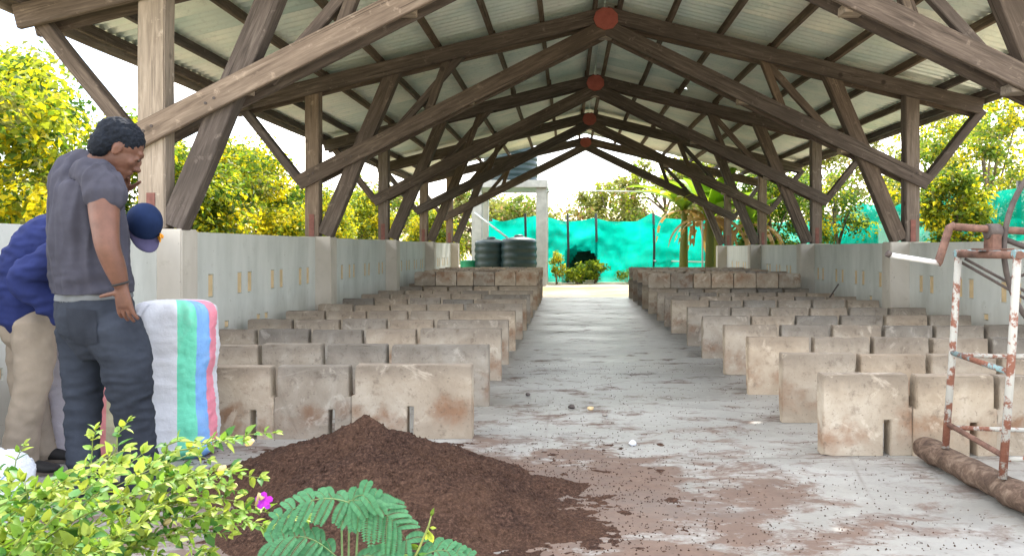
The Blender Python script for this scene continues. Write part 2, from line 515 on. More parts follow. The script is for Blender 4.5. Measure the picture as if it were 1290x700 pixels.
def empty(name, loc=(0, 0, 0), rz=0.0):
    o = bpy.data.objects.new(name, None)
    o.empty_display_size = 0.1
    o.location = loc
    o.rotation_euler = (0, 0, rz)
    return link(o)

class MB:
    def __init__(s):
        s.v = []; s.f = []; s.m = []; s.sm = []
    def add(s, vs_, fs, mi=0, smooth=False):
        k = len(s.v)
        s.v += [tuple(p) for p in vs_]
        s.f += [tuple(i + k for i in f) for f in fs]
        s.m += [mi] * len(fs); s.sm += [smooth] * len(fs)
    def box(s, lo, hi, mi=0):
        x0, y0, z0 = lo; x1, y1, z1 = hi
        s.add([(x0, y0, z0), (x1, y0, z0), (x1, y1, z0), (x0, y1, z0), (x0, y0, z1), (x1, y0, z1), (x1, y1, z1), (x0, y1, z1)],
              [(0, 3, 2, 1), (4, 5, 6, 7), (0, 1, 5, 4), (1, 2, 6, 5), (2, 3, 7, 6), (3, 0, 4, 7)], mi)
    def tube(s, pts, r, n=8, mi=0, cap=True, smooth=True):
        pts = [Vector(p) for p in pts]
        rr = r if isinstance(r, (list, tuple)) else [r] * len(pts)
        rings = []
        prev = None
        for i, p in enumerate(pts):
            t = (pts[min(i + 1, len(pts) - 1)] - pts[max(i - 1, 0)]).normalized()
            if prev is None:
                a = Vector((0, 0, 1)) if abs(t.z) < 0.9 else Vector((1, 0, 0))
                u = t.cross(a).normalized()
            else:
                u = (prev - t * prev.dot(t)).normalized()
            prev = u
            w_ = t.cross(u)
            rings.append([p + (u * math.cos(2 * math.pi * k / n) + w_ * math.sin(2 * math.pi * k / n)) * rr[i] for k in range(n)])
        vs_ = [q for ring in rings for q in ring]
        fs = []
        for i in range(len(pts) - 1):
            for k in range(n):
                a = i * n + k; b = i * n + (k + 1) % n
                fs.append((a, b, b + n, a + n))
        s.add(vs_, fs, mi, smooth)
        if cap:
            k0 = len(s.v) - len(vs_)
            s.f.append(tuple(k0 + k for k in reversed(range(n)))); s.m.append(mi); s.sm.append(False)
            e = k0 + (len(pts) - 1) * n
            s.f.append(tuple(e + k for k in range(n))); s.m.append(mi); s.sm.append(False)
    def lathe(s, prof, c=(0, 0, 0), n=24, mi=0):
        vs_ = []
        for r, z in prof:
            for k in range(n):
                a = 2 * math.pi * k / n
                vs_.append((c[0] + r * math.cos(a), c[1] + r * math.sin(a), c[2] + z))
        fs = []
        for i in range(len(prof) - 1):
            for k in range(n):
                a = i * n + k; b = i * n + (k + 1) % n
                fs.append((a, b, b + n, a + n))
        s.add(vs_, fs, mi, True)
    def build(s, name, mats, parent=None, bevel=0.0, loc=None, rot=None):
        me = bpy.data.meshes.new(name)
        me.from_pydata(s.v, [], s.f)
        for m_ in (mats if isinstance(mats, (list, tuple)) else [mats]):
            me.materials.append(m_)
        me.polygons.foreach_set('material_index', s.m)
        me.polygons.foreach_set('use_smooth', s.sm)
        me.update()
        if bevel:
            bm = bmesh.new(); bm.from_mesh(me)
            bmesh.ops.bevel(bm, geom=[e for e in bm.edges if e.is_manifold and e.calc_face_angle(0) > 0.6], offset=bevel, segments=2, affect='EDGES', clamp_overlap=True)
            bm.to_mesh(me); bm.free()
        o = bpy.data.objects.new(name, me)
        if loc is not None: o.location = loc
        if rot is not None: o.rotation_euler = rot
        return link(o, parent)

def member(name, p0, p1, wd, th, mat, parent, bevel=0.006):
    """a timber whose own X axis runs along its length; wd is its depth seen from the front, th its thickness along the building"""
    p0 = Vector(p0); p1 = Vector(p1)
    L = (p1 - p0).length
    b = MB()
    n = max(2, int(L / 0.35))
    vs_ = []
    sd_ = random.random() * 50
    for i in range(n + 1):
        x = -L / 2 + L * i / n
        jy = 0.004 * noise.noise(Vector((x * 1.7, sd_, 0))) ; jz = 0.010 * noise.noise(Vector((x * 1.3, sd_, 9)))
        vs_ += [(x, -th / 2 + jy, -wd / 2 + jz), (x, th / 2 + jy, -wd / 2 + jz), (x, th / 2 + jy, wd / 2 + jz), (x, -th / 2 + jy, wd / 2 + jz)]
    fs = [(0, 3, 2, 1), (n * 4, n * 4 + 1, n * 4 + 2, n * 4 + 3)]
    for i in range(n):
        a = i * 4
        for k in range(4):
            fs.append((a + k, a + (k + 1) % 4, a + 4 + (k + 1) % 4, a + 4 + k))
    b.add(vs_, fs)
    o = b.build(name, mat, parent, bevel=bevel)
    d = (p1 - p0).normalized()
    if abs(d.y) > 0.95:
        y = Vector((-1, 0, 0))
    else:
        y = Vector((0, 1, 0))
    z = d.cross(y).normalized(); y = z.cross(d).normalized()
    mt = Matrix((d, y, z)).transposed().to_4x4()
    mt.translation = (p0 + p1) / 2
    o.matrix_world = mt
    return o

def npmesh(name, V, F, mi, mats, parent=None, smooth=False):
    me = bpy.data.meshes.new(name)
    me.vertices.add(len(V)); me.vertices.foreach_set('co', np.asarray(V, dtype=np.float32).ravel())
    F = np.asarray(F, dtype=np.int32)
    k = F.shape[1]
    me.loops.add(F.size); me.loops.foreach_set('vertex_index', F.ravel())
    me.polygons.add(len(F)); me.polygons.foreach_set('loop_start', np.arange(0, F.size, k, dtype=np.int32))
    for m_ in mats: me.materials.append(m_)
    me.update(calc_edges=True)
    me.polygons.foreach_set('material_index', np.asarray(mi, dtype=np.int32))
    me.polygons.foreach_set('use_smooth', np.full(len(F), smooth))
    me.validate()
    o = bpy.data.objects.new(name, me)
    return link(o, parent)

def leaves_mesh(name, P, N, size, mi, mats, parent=None, aspect=0.5, up=None):
    """pointed folded leaves (two quads each) at points P with normals N"""
    n = len(P)
    N = N / (np.linalg.norm(N, axis=1, keepdims=True) + 1e-9)
    A = rng.normal(size=(n, 3)) if up is None else up + 0.25 * rng.normal(size=(n, 3))
    T = A - N * (A * N).sum(1, keepdims=True)
    T /= (np.linalg.norm(T, axis=1, keepdims=True) + 1e-9)
    B = np.cross(N, T)
    s = np.asarray(size).reshape(-1, 1) * np.ones((n, 1))
    w_ = s * aspect * 0.5
    base = P
    tip = P + T * s - N * s * 0.12
    m1 = P + T * s * 0.45
    l = m1 + B * w_ + N * s * 0.10
    r = m1 - B * w_ + N * s * 0.10
    V = np.stack([base, r, tip, l], 1).reshape(-1, 3)
    i = np.arange(n)[:, None] * 4
    F = np.concatenate([i + np.array([[0, 1, 2]]), i + np.array([[0, 2, 3]])], 1).reshape(-1, 3)
    return npmesh(name, V, F, np.repeat(mi, 2), mats, parent)
# ------------------------------------------------------------------ setting: floor, ground
YR0, YR1 = 5.35, 22.75
b = MB(); b.add([(-400, -400, -0.06), (400, -400, -0.06), (400, 600, -0.06), (-400, 600, -0.06)], [(0, 1, 2, 3)])
g = b.build('ground', M['ground']); tag(g, 'dry bare ground around the shed', kind='structure')
b = MB(); b.box((-3.9, 1.75, -0.058), (5.0, 18.75, 0.0))
f = b.build('floor', M['floor']); tag(f, 'stained grey concrete floor of the shed', kind='structure')

# ------------------------------------------------------------------ shed
DK = [6.41 + 3.96 * k for k in range(5)]
RX, XL, XR = 0.51, -3.5, 4.7
def zt(x, off=0.0): return 4.38 - abs(x - RX) * 0.245 + off
shed = empty('open_shed', (0.5, 14, 0))
tag(shed, 'long open timber shed with corrugated metal roof on forked trusses', 'shed')
bpy.context.view_layer.update()
SH = shed.matrix_world.inverted()
def adopt(o):
    o.parent = shed
    o.matrix_parent_inverse = SH
    return o
WALLZ_L, WALLZ_R = 1.365, 1.29
for k, Y in enumerate(DK):
    wd = M['wood_pale'] if k == 0 else M['wood']
    for side, X in ((-1, XL), (1, XR)):
        z0 = (WALLZ_L if side < 0 else WALLZ_R) + 0.002
        ztop = zt(X, -0.10)
        wpost = M['wood_pale'] if k == 0 else M['wood_mid']  # front posts get the paler tone to imitate open-sky light on them
        pw = 0.23 if k == 0 else 0.19
        adopt(member('post', (X, Y, z0), (X, Y, ztop + 0.12), pw, 0.17, wpost, None, 0.01))
        # red strap on the foot of the post
        sb = MB(); sb.box((X - 0.035, Y - 0.095, z0 + 0.0), (X + 0.035, Y - 0.087, z0 + 0.30))
        adopt(sb.build('post_strap', M['redstrap'], None))
        xe = RX + side * 5.12
        for dy in (-0.115, 0.115):
            rf = member('rafter', (xe, Y + dy, zt(xe)), (RX, Y + dy, zt(RX)), 0.20, 0.055, M['wood'] if k else M['wood'], None)
            adopt(rf)
            xt = XL - 0.18 if side < 0 else XR + 0.20
            adopt(member('tie_beam', (xt, Y + dy * 1.0, 2.09), (RX + side*0.02, Y + dy * 1.0, 4.20 if abs(dy) else 4.2), 0.20, 0.053, M['wood_mid'] if (k == 0 and dy < 0 and side < 0) else M['wood'], None))
        # big raking brace from the foot of the post up to the rafter
        xb = X - side * -0.0
        bx0 = X - side * 0.16; bx1 = X - side * 1.06
        adopt(member('brace', (bx0, Y, z0 + 0.02), (bx1 - side*0.08, Y, zt(bx1) + 0.06), 0.20, 0.15, M['wood'], None))
        for bx_, bz_ in ((X, 2.09 + (X - xt) * side * -0.482 + 0.02), (X - side * 0.52, 2.09 + 0.482 * (abs(X - side * 0.52 - xt)))):
            for du in (-0.035, 0.035):
                bb_ = MB(); bb_.tube([(bx_ + du, Y - 0.150, bz_ + du * 0.6), (bx_ + du, Y - 0.139, bz_ + du * 0.6)], 0.013, 6, smooth=False)
                adopt(bb_.build('bolt', M['darksteel'], None))
        # outer strut from tie beam end to rafter end
        adopt(member('outer_strut', (xt - side * 0.02, Y, 2.10), (X + side * 0.98, Y, zt(X + side * 0.98) - 0.02), 0.11, 0.14, M['wood'], None))
        # short web strut
        wx0, wx1 = RX + side * 2.45, RX + side * 2.15
        adopt(member('web_strut', (wx0, Y, 2.95 + 0.1), (wx1, Y, zt(wx1)), 0.10, 0.09, M['wood_purlin'], None))
        # inner raking strut
        sx0, sx1 = RX + side * 3.05, RX + side * 1.75
        adopt(member('web_strut', (X - side * 0.95, Y + 0.02, 2.62), (X - side * 2.05, Y + 0.02, zt(X - side * 2.05, -0.02)), 0.095, 0.08, M['wood'], None))
    for s_ in (-1, 1):
        gp = MB()
        y0 = Y + s_ * 0.158
        n = 9
        vs_ = [(RX + 0.17 * math.cos(R(22.5 + 40 * i)), y0 + dy, 4.31 + 0.155 * math.sin(R(22.5 + 40 * i))) for dy in (-0.010, 0.010) for i in range(n)]
        gp.add(vs_, [tuple(range(n)), tuple(reversed(range(n, 2 * n)))] + [(i, n + i, n + (i + 1) % n, (i + 1) % n) for i in range(n)])
        adopt(gp.build('gusset_plate', M['red'], None))
    for side in (-1, 1):
        for off in (1.9, 3.3):
            xx = RX + side * off; zz_ = 4.20 - off * 0.482
            kb = MB(); kb.box((xx - 0.09, Y - 0.087, zz_ - 0.10), (xx + 0.09, Y + 0.087, zz_ - 0.02))
            adopt(kb.build('spacer_block', M['wood_pale'], None, bevel=0.005))
    kb = MB(); kb.box((RX - 0.09, Y - 0.08, 4.08), (RX + 0.09, Y + 0.08, 4.18))
    adopt(kb.build('king_block', M['wood_pale'], None, bevel=0.006))

for side in (-1, 1):
    for off in (0.16, 0.86, 1.56, 2.28, 3.08, 3.88, 4.62, 5.1):
        x = RX + side * off
        zc = zt(x, 0.155)
        seg = [YR0, 10.5, 14.3, 18.3, YR1]
        for i in range(4):
            jx = random.uniform(-0.02, 0.02)
            adopt(member('purlin', (x + jx, seg[i] + (0.0 if i == 0 else -0.12), zc), (x + jx + random.uniform(-.015, .015), seg[i + 1] + (0.0 if i == 3 else 0.12), zc), 0.10, 0.06 if i % 2 == 0 else 0.056, M['wood_purlin'] if off < 4.5 else M['wood'], None))
# fascia along the eaves
for side in (-1, 1):
    x = RX + side * 5.235
    adopt(member('fascia', (x, YR0, zt(x, 0.16)), (x, YR1, zt(x, 0.16)), 0.13, 0.03, M['wood_pale'], None))

# corrugated sheets, each its own part; a few have rust holes the sun comes through
PITCH = 0.14
SW = 5 * PITCH
def sheet_mesh(nx, holes=()):
    ny = 6 * 12 + 1
    ys = np.linspace(0, 6 * PITCH, ny)
    L = 5.38
    xs = np.linspace(0, L, nx + 1)
    zz = 0.024 * np.sin(ys / PITCH * 2 * math.pi)
    X, Yg = np.meshgrid(xs, ys, indexing='ij')
    Z = np.tile(zz, (nx + 1, 1))
    V = np.stack([X, Yg, Z], -1).reshape(-1, 3)
    i, j = np.meshgrid(np.arange(nx), np.arange(ny - 1), indexing='ij')
    a = (i * ny + j).ravel()
    F = np.stack([a, a + 1, a + ny + 1, a + ny], 1)
    if holes:
        cx = xs[i.ravel()] + L / nx / 2; cy = ys[j.ravel()]
        keep = np.ones(len(F), bool)
        for hx, hy, r in holes:
            ang = np.arctan2(cy - hy, cx - hx)
            keep &= np.hypot(cx - hx, cy - hy) > r * (1 + 0.25 * np.sin(3 * ang + hx * 7))
        F = F[keep]
    return V, F
def sheet(side, y0, idx, holes=()):
    V, F = sheet_mesh(14 if not holes else 300, holes)
    return npmesh('roof_sheet', V, F, np.zeros(len(F), int), [M['roof']], smooth=True)
# where the photo shows patches of sun on the floor
spots = [((950, 532), 0.042), ((1066, 672), 0.045), ((877, 425), 0.06), ((884, 432), 0.055), ((893, 438), 0.05), ((866, 418), 0.05), ((430, 566), 0.03)]
hole_by = {}
for (px, py), r in spots:
    Yf = 1.2 * 950 / (py - 313); Xf = (px - 716) * Yf / 950
    t = 3.0
    for _ in range(30):
        xh = Xf + TOSUN.x / TOSUN.z * t
        t = zt(xh, 0.235)
    yh = Yf + TOSUN.y / TOSUN.z * t
    if yh < YR0 + 0.1: continue
    side = -1 if xh < RX else 1
    k = int((yh - YR0) / SW)
    hole_by.setdefault((side, k), []).append((abs(xh - RX) / math.cos(math.atan(0.245)), yh - (YR0 + k * SW), r))
hole_by.setdefault((1, 9), []).append((1.3, 0.3, 0.02)); hole_by.setdefault((-1, 8), []).append((1.25, 0.4, 0.02)); hole_by.setdefault((1, 5), []).append((0.5, 0.4, 0.016)); hole_by.setdefault((1, 12), []).append((2.4, 0.35, 0.02))
slope = math.atan(0.245)
proto = sheet(1, 0, 0)
used_proto = False
nsheet = int((YR1 - YR0) / SW)
for side in (-1, 1):
    for k in range(nsheet):
        hs = hole_by.get((side, k))
        if hs:
            if side < 0:
                hs = [(hx, hy, r) for hx, hy, r in hs]
            o = sheet(side, 0, k, hs)
        elif not used_proto:
            o = proto; used_proto = True
        else:
            o = proto.copy(); link(o)
        y0 = YR0 + k * SW
        zc = zt(RX, 0.232) + (0.0025 if k % 2 else 0.0)
        if side > 0:
            o.matrix_world = Matrix.Translation((RX + 0.01, y0, zc)) @ Matrix.Rotation(slope, 4, 'Y')
        else:
            o.matrix_world = Matrix.Translation((RX - 0.01, y0, zc)) @ Matrix.Rotation(-slope, 4, 'Y') @ Matrix.Scale(-1, 4, (1, 0, 0))
        adopt(o)
b = MB()
for i, y in enumerate((YR0 - 0.02, YR1 - 0.4)):
    pass
vs_ = []
for y in (YR0 - 0.02, YR1 + 0.02):
    vs_ += [(RX - 0.24, y, zt(RX - 0.24, 0.262)), (RX - 0.05, y, zt(RX, 0.275)), (RX + 0.05, y, zt(RX, 0.275)), (RX + 0.24, y, zt(RX + 0.24, 0.262))]
b.add(vs_, [(0, 1, 5, 4), (1, 2, 6, 5), (2, 3, 7, 6)])
adopt(b.build('ridge_cap', M['roof'], None))

# ------------------------------------------------------------------ low walls with slots
def low_wall(side, slots_by_bay, low_slots, y_start, label):
    root = empty('low_wall', (XL - 0.1 if side < 0 else XR + 0.1, 12, 0))
    tag(root, label, 'wall')
    inv = Matrix.Translation(-Vector(root.location))
    top = WALLZ_L if side < 0 else WALLZ_R
    xi = -3.45 if side < 0 else 4.65
    xo = xi + side * 0.13
    def ad(o):
        o.parent = root; o.matrix_parent_inverse = inv; return o
    ends = []
    for k, Y in enumerate(DK):
        xa, xb = (-3.75, -3.24) if side < 0 else (4.39, 4.95)
        b = MB(); b.box((xa, Y - 0.09, -0.055), (xb, Y + 0.19, top))
        ad(b.build('pier', M['pier'], None, bevel=0.012))
        ends.append((Y - 0.09, Y + 0.19))
    bays = [(y_start, ends[0][0])] + [(ends[k][1], ends[k + 1][0]) for k in range(4)]
    for bi, (ya, yb) in enumerate(bays):
        b = MB(); ins = MB()
        sl = sorted(slots_by_bay.get(bi, [])) 
        z0, z1 = (0.73, 0.955) if side < 0 else (0.62, 0.85)
        y = ya + 0.001
        items = [(s, z0, z1, 0.055) for s in sl] + [(s, 0.40, 0.475, 0.05) for s in low_slots.get(bi, [])]
        items.sort()
        for s, za, zb, hw in items:
            if s - hw < y + 0.01: continue
            lo, hi = min(xi, xo), max(xi, xo)
            b.box((lo, y, -0.055), (hi, s - hw, top - 0.012))
            b.box((lo, s - hw, -0.055), (hi, s + hw, za))
            b.box((lo, s - hw, zb), (hi, s + hw, top - 0.012))
            ib = MB(); rec = -side * 0.0
            ib.box((min(xi + side * 0.006, xi + side * 0.06), s - hw + 0.010, za + 0.010), (max(xi + side * 0.006, xi + side * 0.06), s + hw - 0.010, zb - 0.010))
            ad(ib.build('slot_insert', M['insert'], None))
            y = s + hw
        lo, hi = min(xi, xo), max(xi, xo)
        b.box((lo, y, -0.055), (hi, yb - 0.001, top - 0.012))
        ad(b.build('wall_panel', M['panel'], None))
    return root
lb = {0: [3.0, 3.9, 4.2, 5.2, 5.5], 1: [7.28, 7.92, 8.17, 8.80, 9.07, 9.71, 9.99], 2: [11.5, 11.9, 12.14, 12.8, 13.06, 13.75, 14.0], 3: [15.6, 16.1, 16.35, 16.9, 17.15, 17.6, 17.85], 4: [19.4, 19.9, 20.15, 20.7, 20.95, 21.5]}
low_wall(-1, lb, {0: [4.55, 6.0], 1: [7.62, 8.4, 8.62]}, 2.3, 'pale grey slotted wall under the left eave, with beige piers')
rb = {0: [4.6, 4.85, 5.5, 5.75], 1: [7.35, 7.8, 8.06, 8.71, 8.96, 9.66, 9.95], 2: [11.25, 11.9, 12.2, 12.8, 13.1, 13.78, 14.05], 3: [15.2, 15.8, 16.05, 16.6, 16.85, 17.4, 17.65], 4: [19.2, 19.8, 20.05, 20.6, 20.85, 21.4]}
low_wall(1, rb, {1: [7.6, 8.4], 2: [11.6]}, 4.2, 'bluish white slotted wall under the right eave, behind the metal frame')
# end return of the left wall, in the sun beyond the blocks
# ------------------------------------------------------------------ concrete blocks
TH, HB = 0.10, 0.47
def block_proto(name, w_, slots_top, notch, h=HB, mat=M['block'], notch_h=0.21, th=TH, seed=0):
    """w_ wide along +X from 0; half slots at the given ends, one notch under it"""
    pts = []
    sw, sd_ = 0.0205, 0.19
    if notch is not None:
        pts += [(0, 0), (notch - 0.022, 0), (notch - 0.022, notch_h), (notch + 0.022, notch_h), (notch + 0.022, 0), (w_, 0)]
    else:
        pts += [(0, 0), (w_, 0)]
    if 'r' in slots_top: pts += [(w_, h - sd_), (w_ - sw, h - sd_), (w_ - sw, h)]
    else: pts += [(w_, h)]
    if 'l' in slots_top: pts += [(sw, h), (sw, h - sd_), (0, h - sd_)]
    else: pts += [(0, h)]
    n = len(pts)
    bm = bmesh.new()
    va = [bm.verts.new((x - w_ / 2, -th / 2, z)) for x, z in pts]
    vb = [bm.verts.new((x - w_ / 2, th / 2, z)) for x, z in pts]
    bm.faces.new(va); bm.faces.new(list(reversed(vb)))
    for i in range(n):
        bm.faces.new((va[(i + 1) % n], va[i], vb[i], vb[(i + 1) % n]))
    bmesh.ops.recalc_face_normals(bm, faces=bm.faces[:])
    bmesh.ops.bevel(bm, geom=bm.edges[:], offset=0.0045, segments=2, affect='EDGES', clamp_overlap=True)
    bmesh.ops.subdivide_edges(bm, edges=[e for e in bm.edges if e.calc_length() > 0.06], cuts=5)
    # worn corners
    for v in bm.verts:
        q = v.co * 9
        v.co += Vector((noise.noise(q), noise.noise(q + Vector((7, 0, 0))), noise.noise(q + Vector((0, 9, 0))))) * 0.004
    # a few chipped corners along the top and the ends
    rr = random.Random(seed)
    for _ in range(5):
        cx_, cz_ = rr.choice([(-w_ / 2, rr.uniform(0, h)), (w_ / 2, rr.uniform(0, h)), (rr.uniform(-w_ / 2, w_ / 2), h), (w_ / 2, h), (-w_ / 2, h)])
        c0 = Vector((cx_, rr.choice((-1, 1)) * th / 2, cz_)); rad_ = rr.uniform(0.015, 0.035)
        for v in bm.verts:
            dd = (v.co - c0).length
            if dd < rad_: v.co += (Vector((0, 0, h / 2)) - c0).normalized() * (rad_ - dd) * 0.55
    me = bpy.data.meshes.new(name)
    bm.to_mesh(me); bm.free()
    me.materials.append(mat)
    return me
PW = 0.487
me_mid_l = [block_proto('concrete_block', PW, 'lr', PW - 0.135 + random.uniform(-.012, .012), h=HB + random.uniform(-.010, .006), notch_h=random.uniform(.19, .225), seed=i) for i in range(5)]
me_end_l = [block_proto('concrete_block', 0.757, 'l', 0.757 - 0.40 + random.uniform(-.012, .012), h=HB + random.uniform(-.006, .008), seed=i + 9) for i in range(4)]
me_mid_r = [block_proto('concrete_block', PW, 'lr', PW - 0.135 + random.uniform(-.012, .012), h=HB + random.uniform(-.010, .006), notch_h=random.uniform(.19, .225), seed=i + 20) for i in range(5)]
me_end_r = [block_proto('concrete_block', 0.52, 'r', 0.37 + random.uniform(-.01, .01), h=HB + random.uniform(-.006, .006), seed=i + 30) for i in range(4)]
me_top = [block_proto('concrete_block', ww, '', None, h=0.268, th=0.11, seed=50) for ww in (0.40, 0.32)]
ORD = ['first', 'second', 'third', 'fourth', 'fifth', 'sixth', 'seventh', 'eighth', 'ninth', 'tenth', 'eleventh', 'twelfth', 'thirteenth', 'fourteenth', 'fifteenth']
rowsL = [4.80, 5.78, 6.9, 7.85, 8.9, 10.0, 11.1, 12.1, 13.15, 14.75, 15.7, 16.6, 17.5, 18.35]
rowsR = [4.42, 5.25, 6.25, 7.2, 8.3, 9.35, 10.75, 11.6, 12.6, 13.9, 15.0, 16.1, 17.2, 18.3]
gl, gr_ = 'concrete blocks standing in rows left of the aisle', 'concrete blocks standing in rows right of the aisle'
gt = 'small concrete blocks laid on the last rows'
def put(me, x, y, z, label, group, rz=0, tilt=0, mat=None):
    o = bpy.data.objects.new('concrete_block', me)
    o.location = (x, y, z); o.rotation_euler = (tilt, 0, rz)
    link(o)
    tag(o, label, 'concrete block', group)
    if mat: 
        o.material_slots[0].link = 'OBJECT'; o.material_slots[0].material = mat
    return o
for side, rows, x0 in ((-1, rowsL, -0.617), (1, rowsR, 1.475)):
    sn = 'left' if side < 0 else 'right'
    for i, Y in enumerate(rows):
        x = x0 + side * random.uniform(-0.012, 0.012)
        nb = 5 if side < 0 else 6
        if side < 0 and i == 0: nb = 5
        slope_t = random.uniform(-0.012, 0.012)
        xs0 = x
        for j in range(nb):
            me = random.choice((me_end_l if side < 0 else me_end_r) if j == 0 else (me_mid_l if side < 0 else me_mid_r))
            wj = (0.757 if side < 0 else 0.52) if j == 0 else PW
            cx = x + side * wj / 2
            x += side * (wj + 0.0025)
            dirt = random.random()
            greyer = (j >= 1 and i in (1, 2, 3) and side < 0) or (i >= 4 and random.random() < 0.75) or (side > 0 and i >= 2 and j >= 2)
            mt = M['block_grey'] if greyer else None
            col = 'grey' if greyer else 'sandy'
            if j == 0:
                lab = f"{'broad ' if side < 0 else ''}{col} concrete block ending the {ORD[i]} row at the {sn} edge of the aisle"
            else:
                lab = f"{col} concrete block, {ORD[j]} from the aisle in the {ORD[i]} row on the {sn}"
            sink = -random.uniform(0, 0.012)
            put(me, cx, Y + random.uniform(-0.007, 0.007), sink + 0.0, lab, gl if side < 0 else gr_, random.uniform(-0.012, 0.012), random.uniform(-0.02, 0.02), mt)
        if i >= 9:
            x = x0
            for j in range(6 if side < 0 else 7):
                small = (j == 3 and side < 0) or (j == 2 and side > 0 and i % 2)
                me = me_top[1 if small else 0]; wj = 0.32 if small else 0.40
                cx = x + side * wj / 2
                x += side * (wj + 0.012)
                put(me, cx, Y + random.uniform(-0.006, 0.006), HB + 0.008, f"small tan concrete block laid atop the {ORD[i]} row on the {sn}, {ORD[j]} from the aisle", gt, random.uniform(-0.01, 0.01), 0, None)
# ------------------------------------------------------------------ trees and plants
def clump_points(center, rad, nclump, per, cr_, fill=0.5):
    c = rng.normal(size=(nclump, 3)); c /= np.linalg.norm(c, axis=1, keepdims=True)
    c *= (fill + (1 - fill) * rng.random((nclump, 1))) ** 0.7
    c = c * np.array(rad) + np.array(center)
    n = nclump * per
    q = rng.normal(size=(n, 3)); q /= np.linalg.norm(q, axis=1, keepdims=True)
    q *= rng.random((n, 1)) ** 0.45
    rr = np.repeat(cr_ * (0.6 + 0.8 * rng.random((nclump, 1))), per, 0)
    P = np.repeat(c, per, 0) + q * rr * np.array([1, 1, 0.75])
    N = q + 0.5 * rng.normal(size=(n, 3)) + np.array([0, 0, 0.5])
    cl = np.repeat(np.arange(nclump), per)
    return P, N, cl, q, c

def make_tree(name, label, cat, loc, h, rad, zc, nclump, per, cr_, lsize, mats, probs, group=None, trunk_r=0.09, limbs=6, seed=0, topy=None, zmin=0.05):
    root = empty(name, loc)
    tag(root, label, cat, group)
    P, N, cl, q, c = clump_points((0, 0, zc), rad, nclump, per, cr_)
    keep = P[:, 2] > zmin
    P, N, cl, q = P[keep], N[keep], cl[keep], q[keep]
    base = rng.choice(len(mats), size=nclump, p=probs)
    mi = base[cl]
    # blossoms and new leaves sit on the outside of a clump
    alt = rng.choice(len(mats), size=len(mi), p=probs)
    mi = np.where(rng.random(len(mi)) < 0.45, alt, mi)
    s = lsize * (0.6 + 0.8 * rng.random(len(P)))
    leaves_mesh('crown', P, N, s, mi, mats, root, aspect=0.6)
    b = MB()
    top = zc + rad[2] * 0.3
    pts = [Vector((0.1 * math.sin(i * 1.3 + seed), 0.1 * math.cos(i + seed), -0.06 + top * i / 6)) for i in range(7)]
    b.tube(pts, [trunk_r * (1 - 0.11 * i) for i in range(7)], 8)
    for k in range(limbs):
        tgt = Vector(c[int(rng.integers(len(c)))])
        st = pts[random.choice([1, 2, 3, 4])]
        mid = (st + tgt) / 2 + Vector((0, 0, 0.15 * rad[2]))
        b.tube([st, mid, tgt], [trunk_r * 0.5, trunk_r * 0.33, trunk_r * 0.12], 6)
    b.build('trunk', M['trunk'], root)
    return root

YM = [M['leaf_mid'], M['leaf_lime'], M['leaf_yellow'], M['leaf_dark'], M['leaf_olive']]
YP = [0.20, 0.32, 0.36, 0.08, 0.04]
gL = 'yellow flowering trees behind the left wall'
spec = [((-7.3, 8.3), 3.7, (1.5, 1.5, 1.75), 'broad yellow flowering tree nearest the men, behind the left wall'),
        ((-9.6, 8.6), 4.4, (1.9, 1.6, 2.1), 'tall yellow flowering tree at the far left edge, behind the men'),
        ((-8.6, 11.0), 4.3, (1.8, 1.5, 2.1), 'tall yellow flowering tree seen through the first left bay'),
        ((-6.9, 12.6), 3.3, (1.2, 1.2, 1.5), 'low bushy yellow tree behind the first big left brace'),
        ((-7.2, 16.2), 3.6, (1.3, 1.5, 1.8), 'yellow flowering tree seen between the first and second left posts'),
        ((-7.1, 20.6), 2.9, (1.1, 1.4, 1.5), 'small yellow bush seen past the second left post'),
        ((-7.0, 25.6), 3.0, (1.1, 1.4, 1.5), 'yellow bush between the third and fourth left posts'),
        ((-4.9, 27.0), 2.4, (0.9, 0.8, 1.1), 'yellow bush beside the far end of the left wall')]
for i, ((x, y), h, rad, lab) in enumerate(spec):
    pr = list(YP)
    if i == 2: pr = [0.30, 0.28, 0.22, 0.14, 0.06]
    if i == 3: pr = [0.30, 0.30, 0.20, 0.16, 0.04]
    make_tree('flowering_tree', lab, 'tree', (x, y, 0), h, rad, h - rad[2] + 0.05, 120, 200, 0.42, 0.10, YM, pr, gL, 0.08, 8, i)
# right-hand side
gR = 'trees and shrubs behind the right wall'
specR = [((6.45, 12.6), 2.55, (0.52, 0.5, 0.95), 'flowering_shrub', 'yellow flecked green shrub in front of the net, right of the first right post', 'shrub', [0.30, 0.34, 0.22, 0.10, 0.04], 0.085),
         ((10.6, 14.5), 4.9, (1.9, 1.8, 2.0), 'flowering_tree', 'tall yellow flowering tree above the net at the right edge', 'tree', [0.16, 0.22, 0.28, 0.06, 0.28], 0.10),
         ((10.4, 18.8), 5.2, (1.7, 1.9, 2.2), 'flowering_tree', 'yellow green tree above the net, right of the first right post', 'tree', [0.22, 0.26, 0.18, 0.06, 0.28], 0.10),
         ((7.3, 20.6), 3.3, (0.8, 0.9, 1.1), 'slender_tree', 'loose green tree seen between the first two right posts', 'tree', [0.38, 0.28, 0.08, 0.2, 0.06], 0.10),
         ((6.6, 24.5), 4.4, (1.1, 1.2, 2.1), 'slender_tree', 'dark green vine covered tree beyond the third right post', 'tree', [0.3, 0.2, 0.04, 0.42, 0.04], 0.11),
         ((12.5, 24.5), 6.2, (2.2, 2.2, 2.6), 'olive_tree', 'hazy olive tree standing tall beyond the right net', 'tree', [0.2, 0.15, 0.1, 0.05, 0.5], 0.13)]
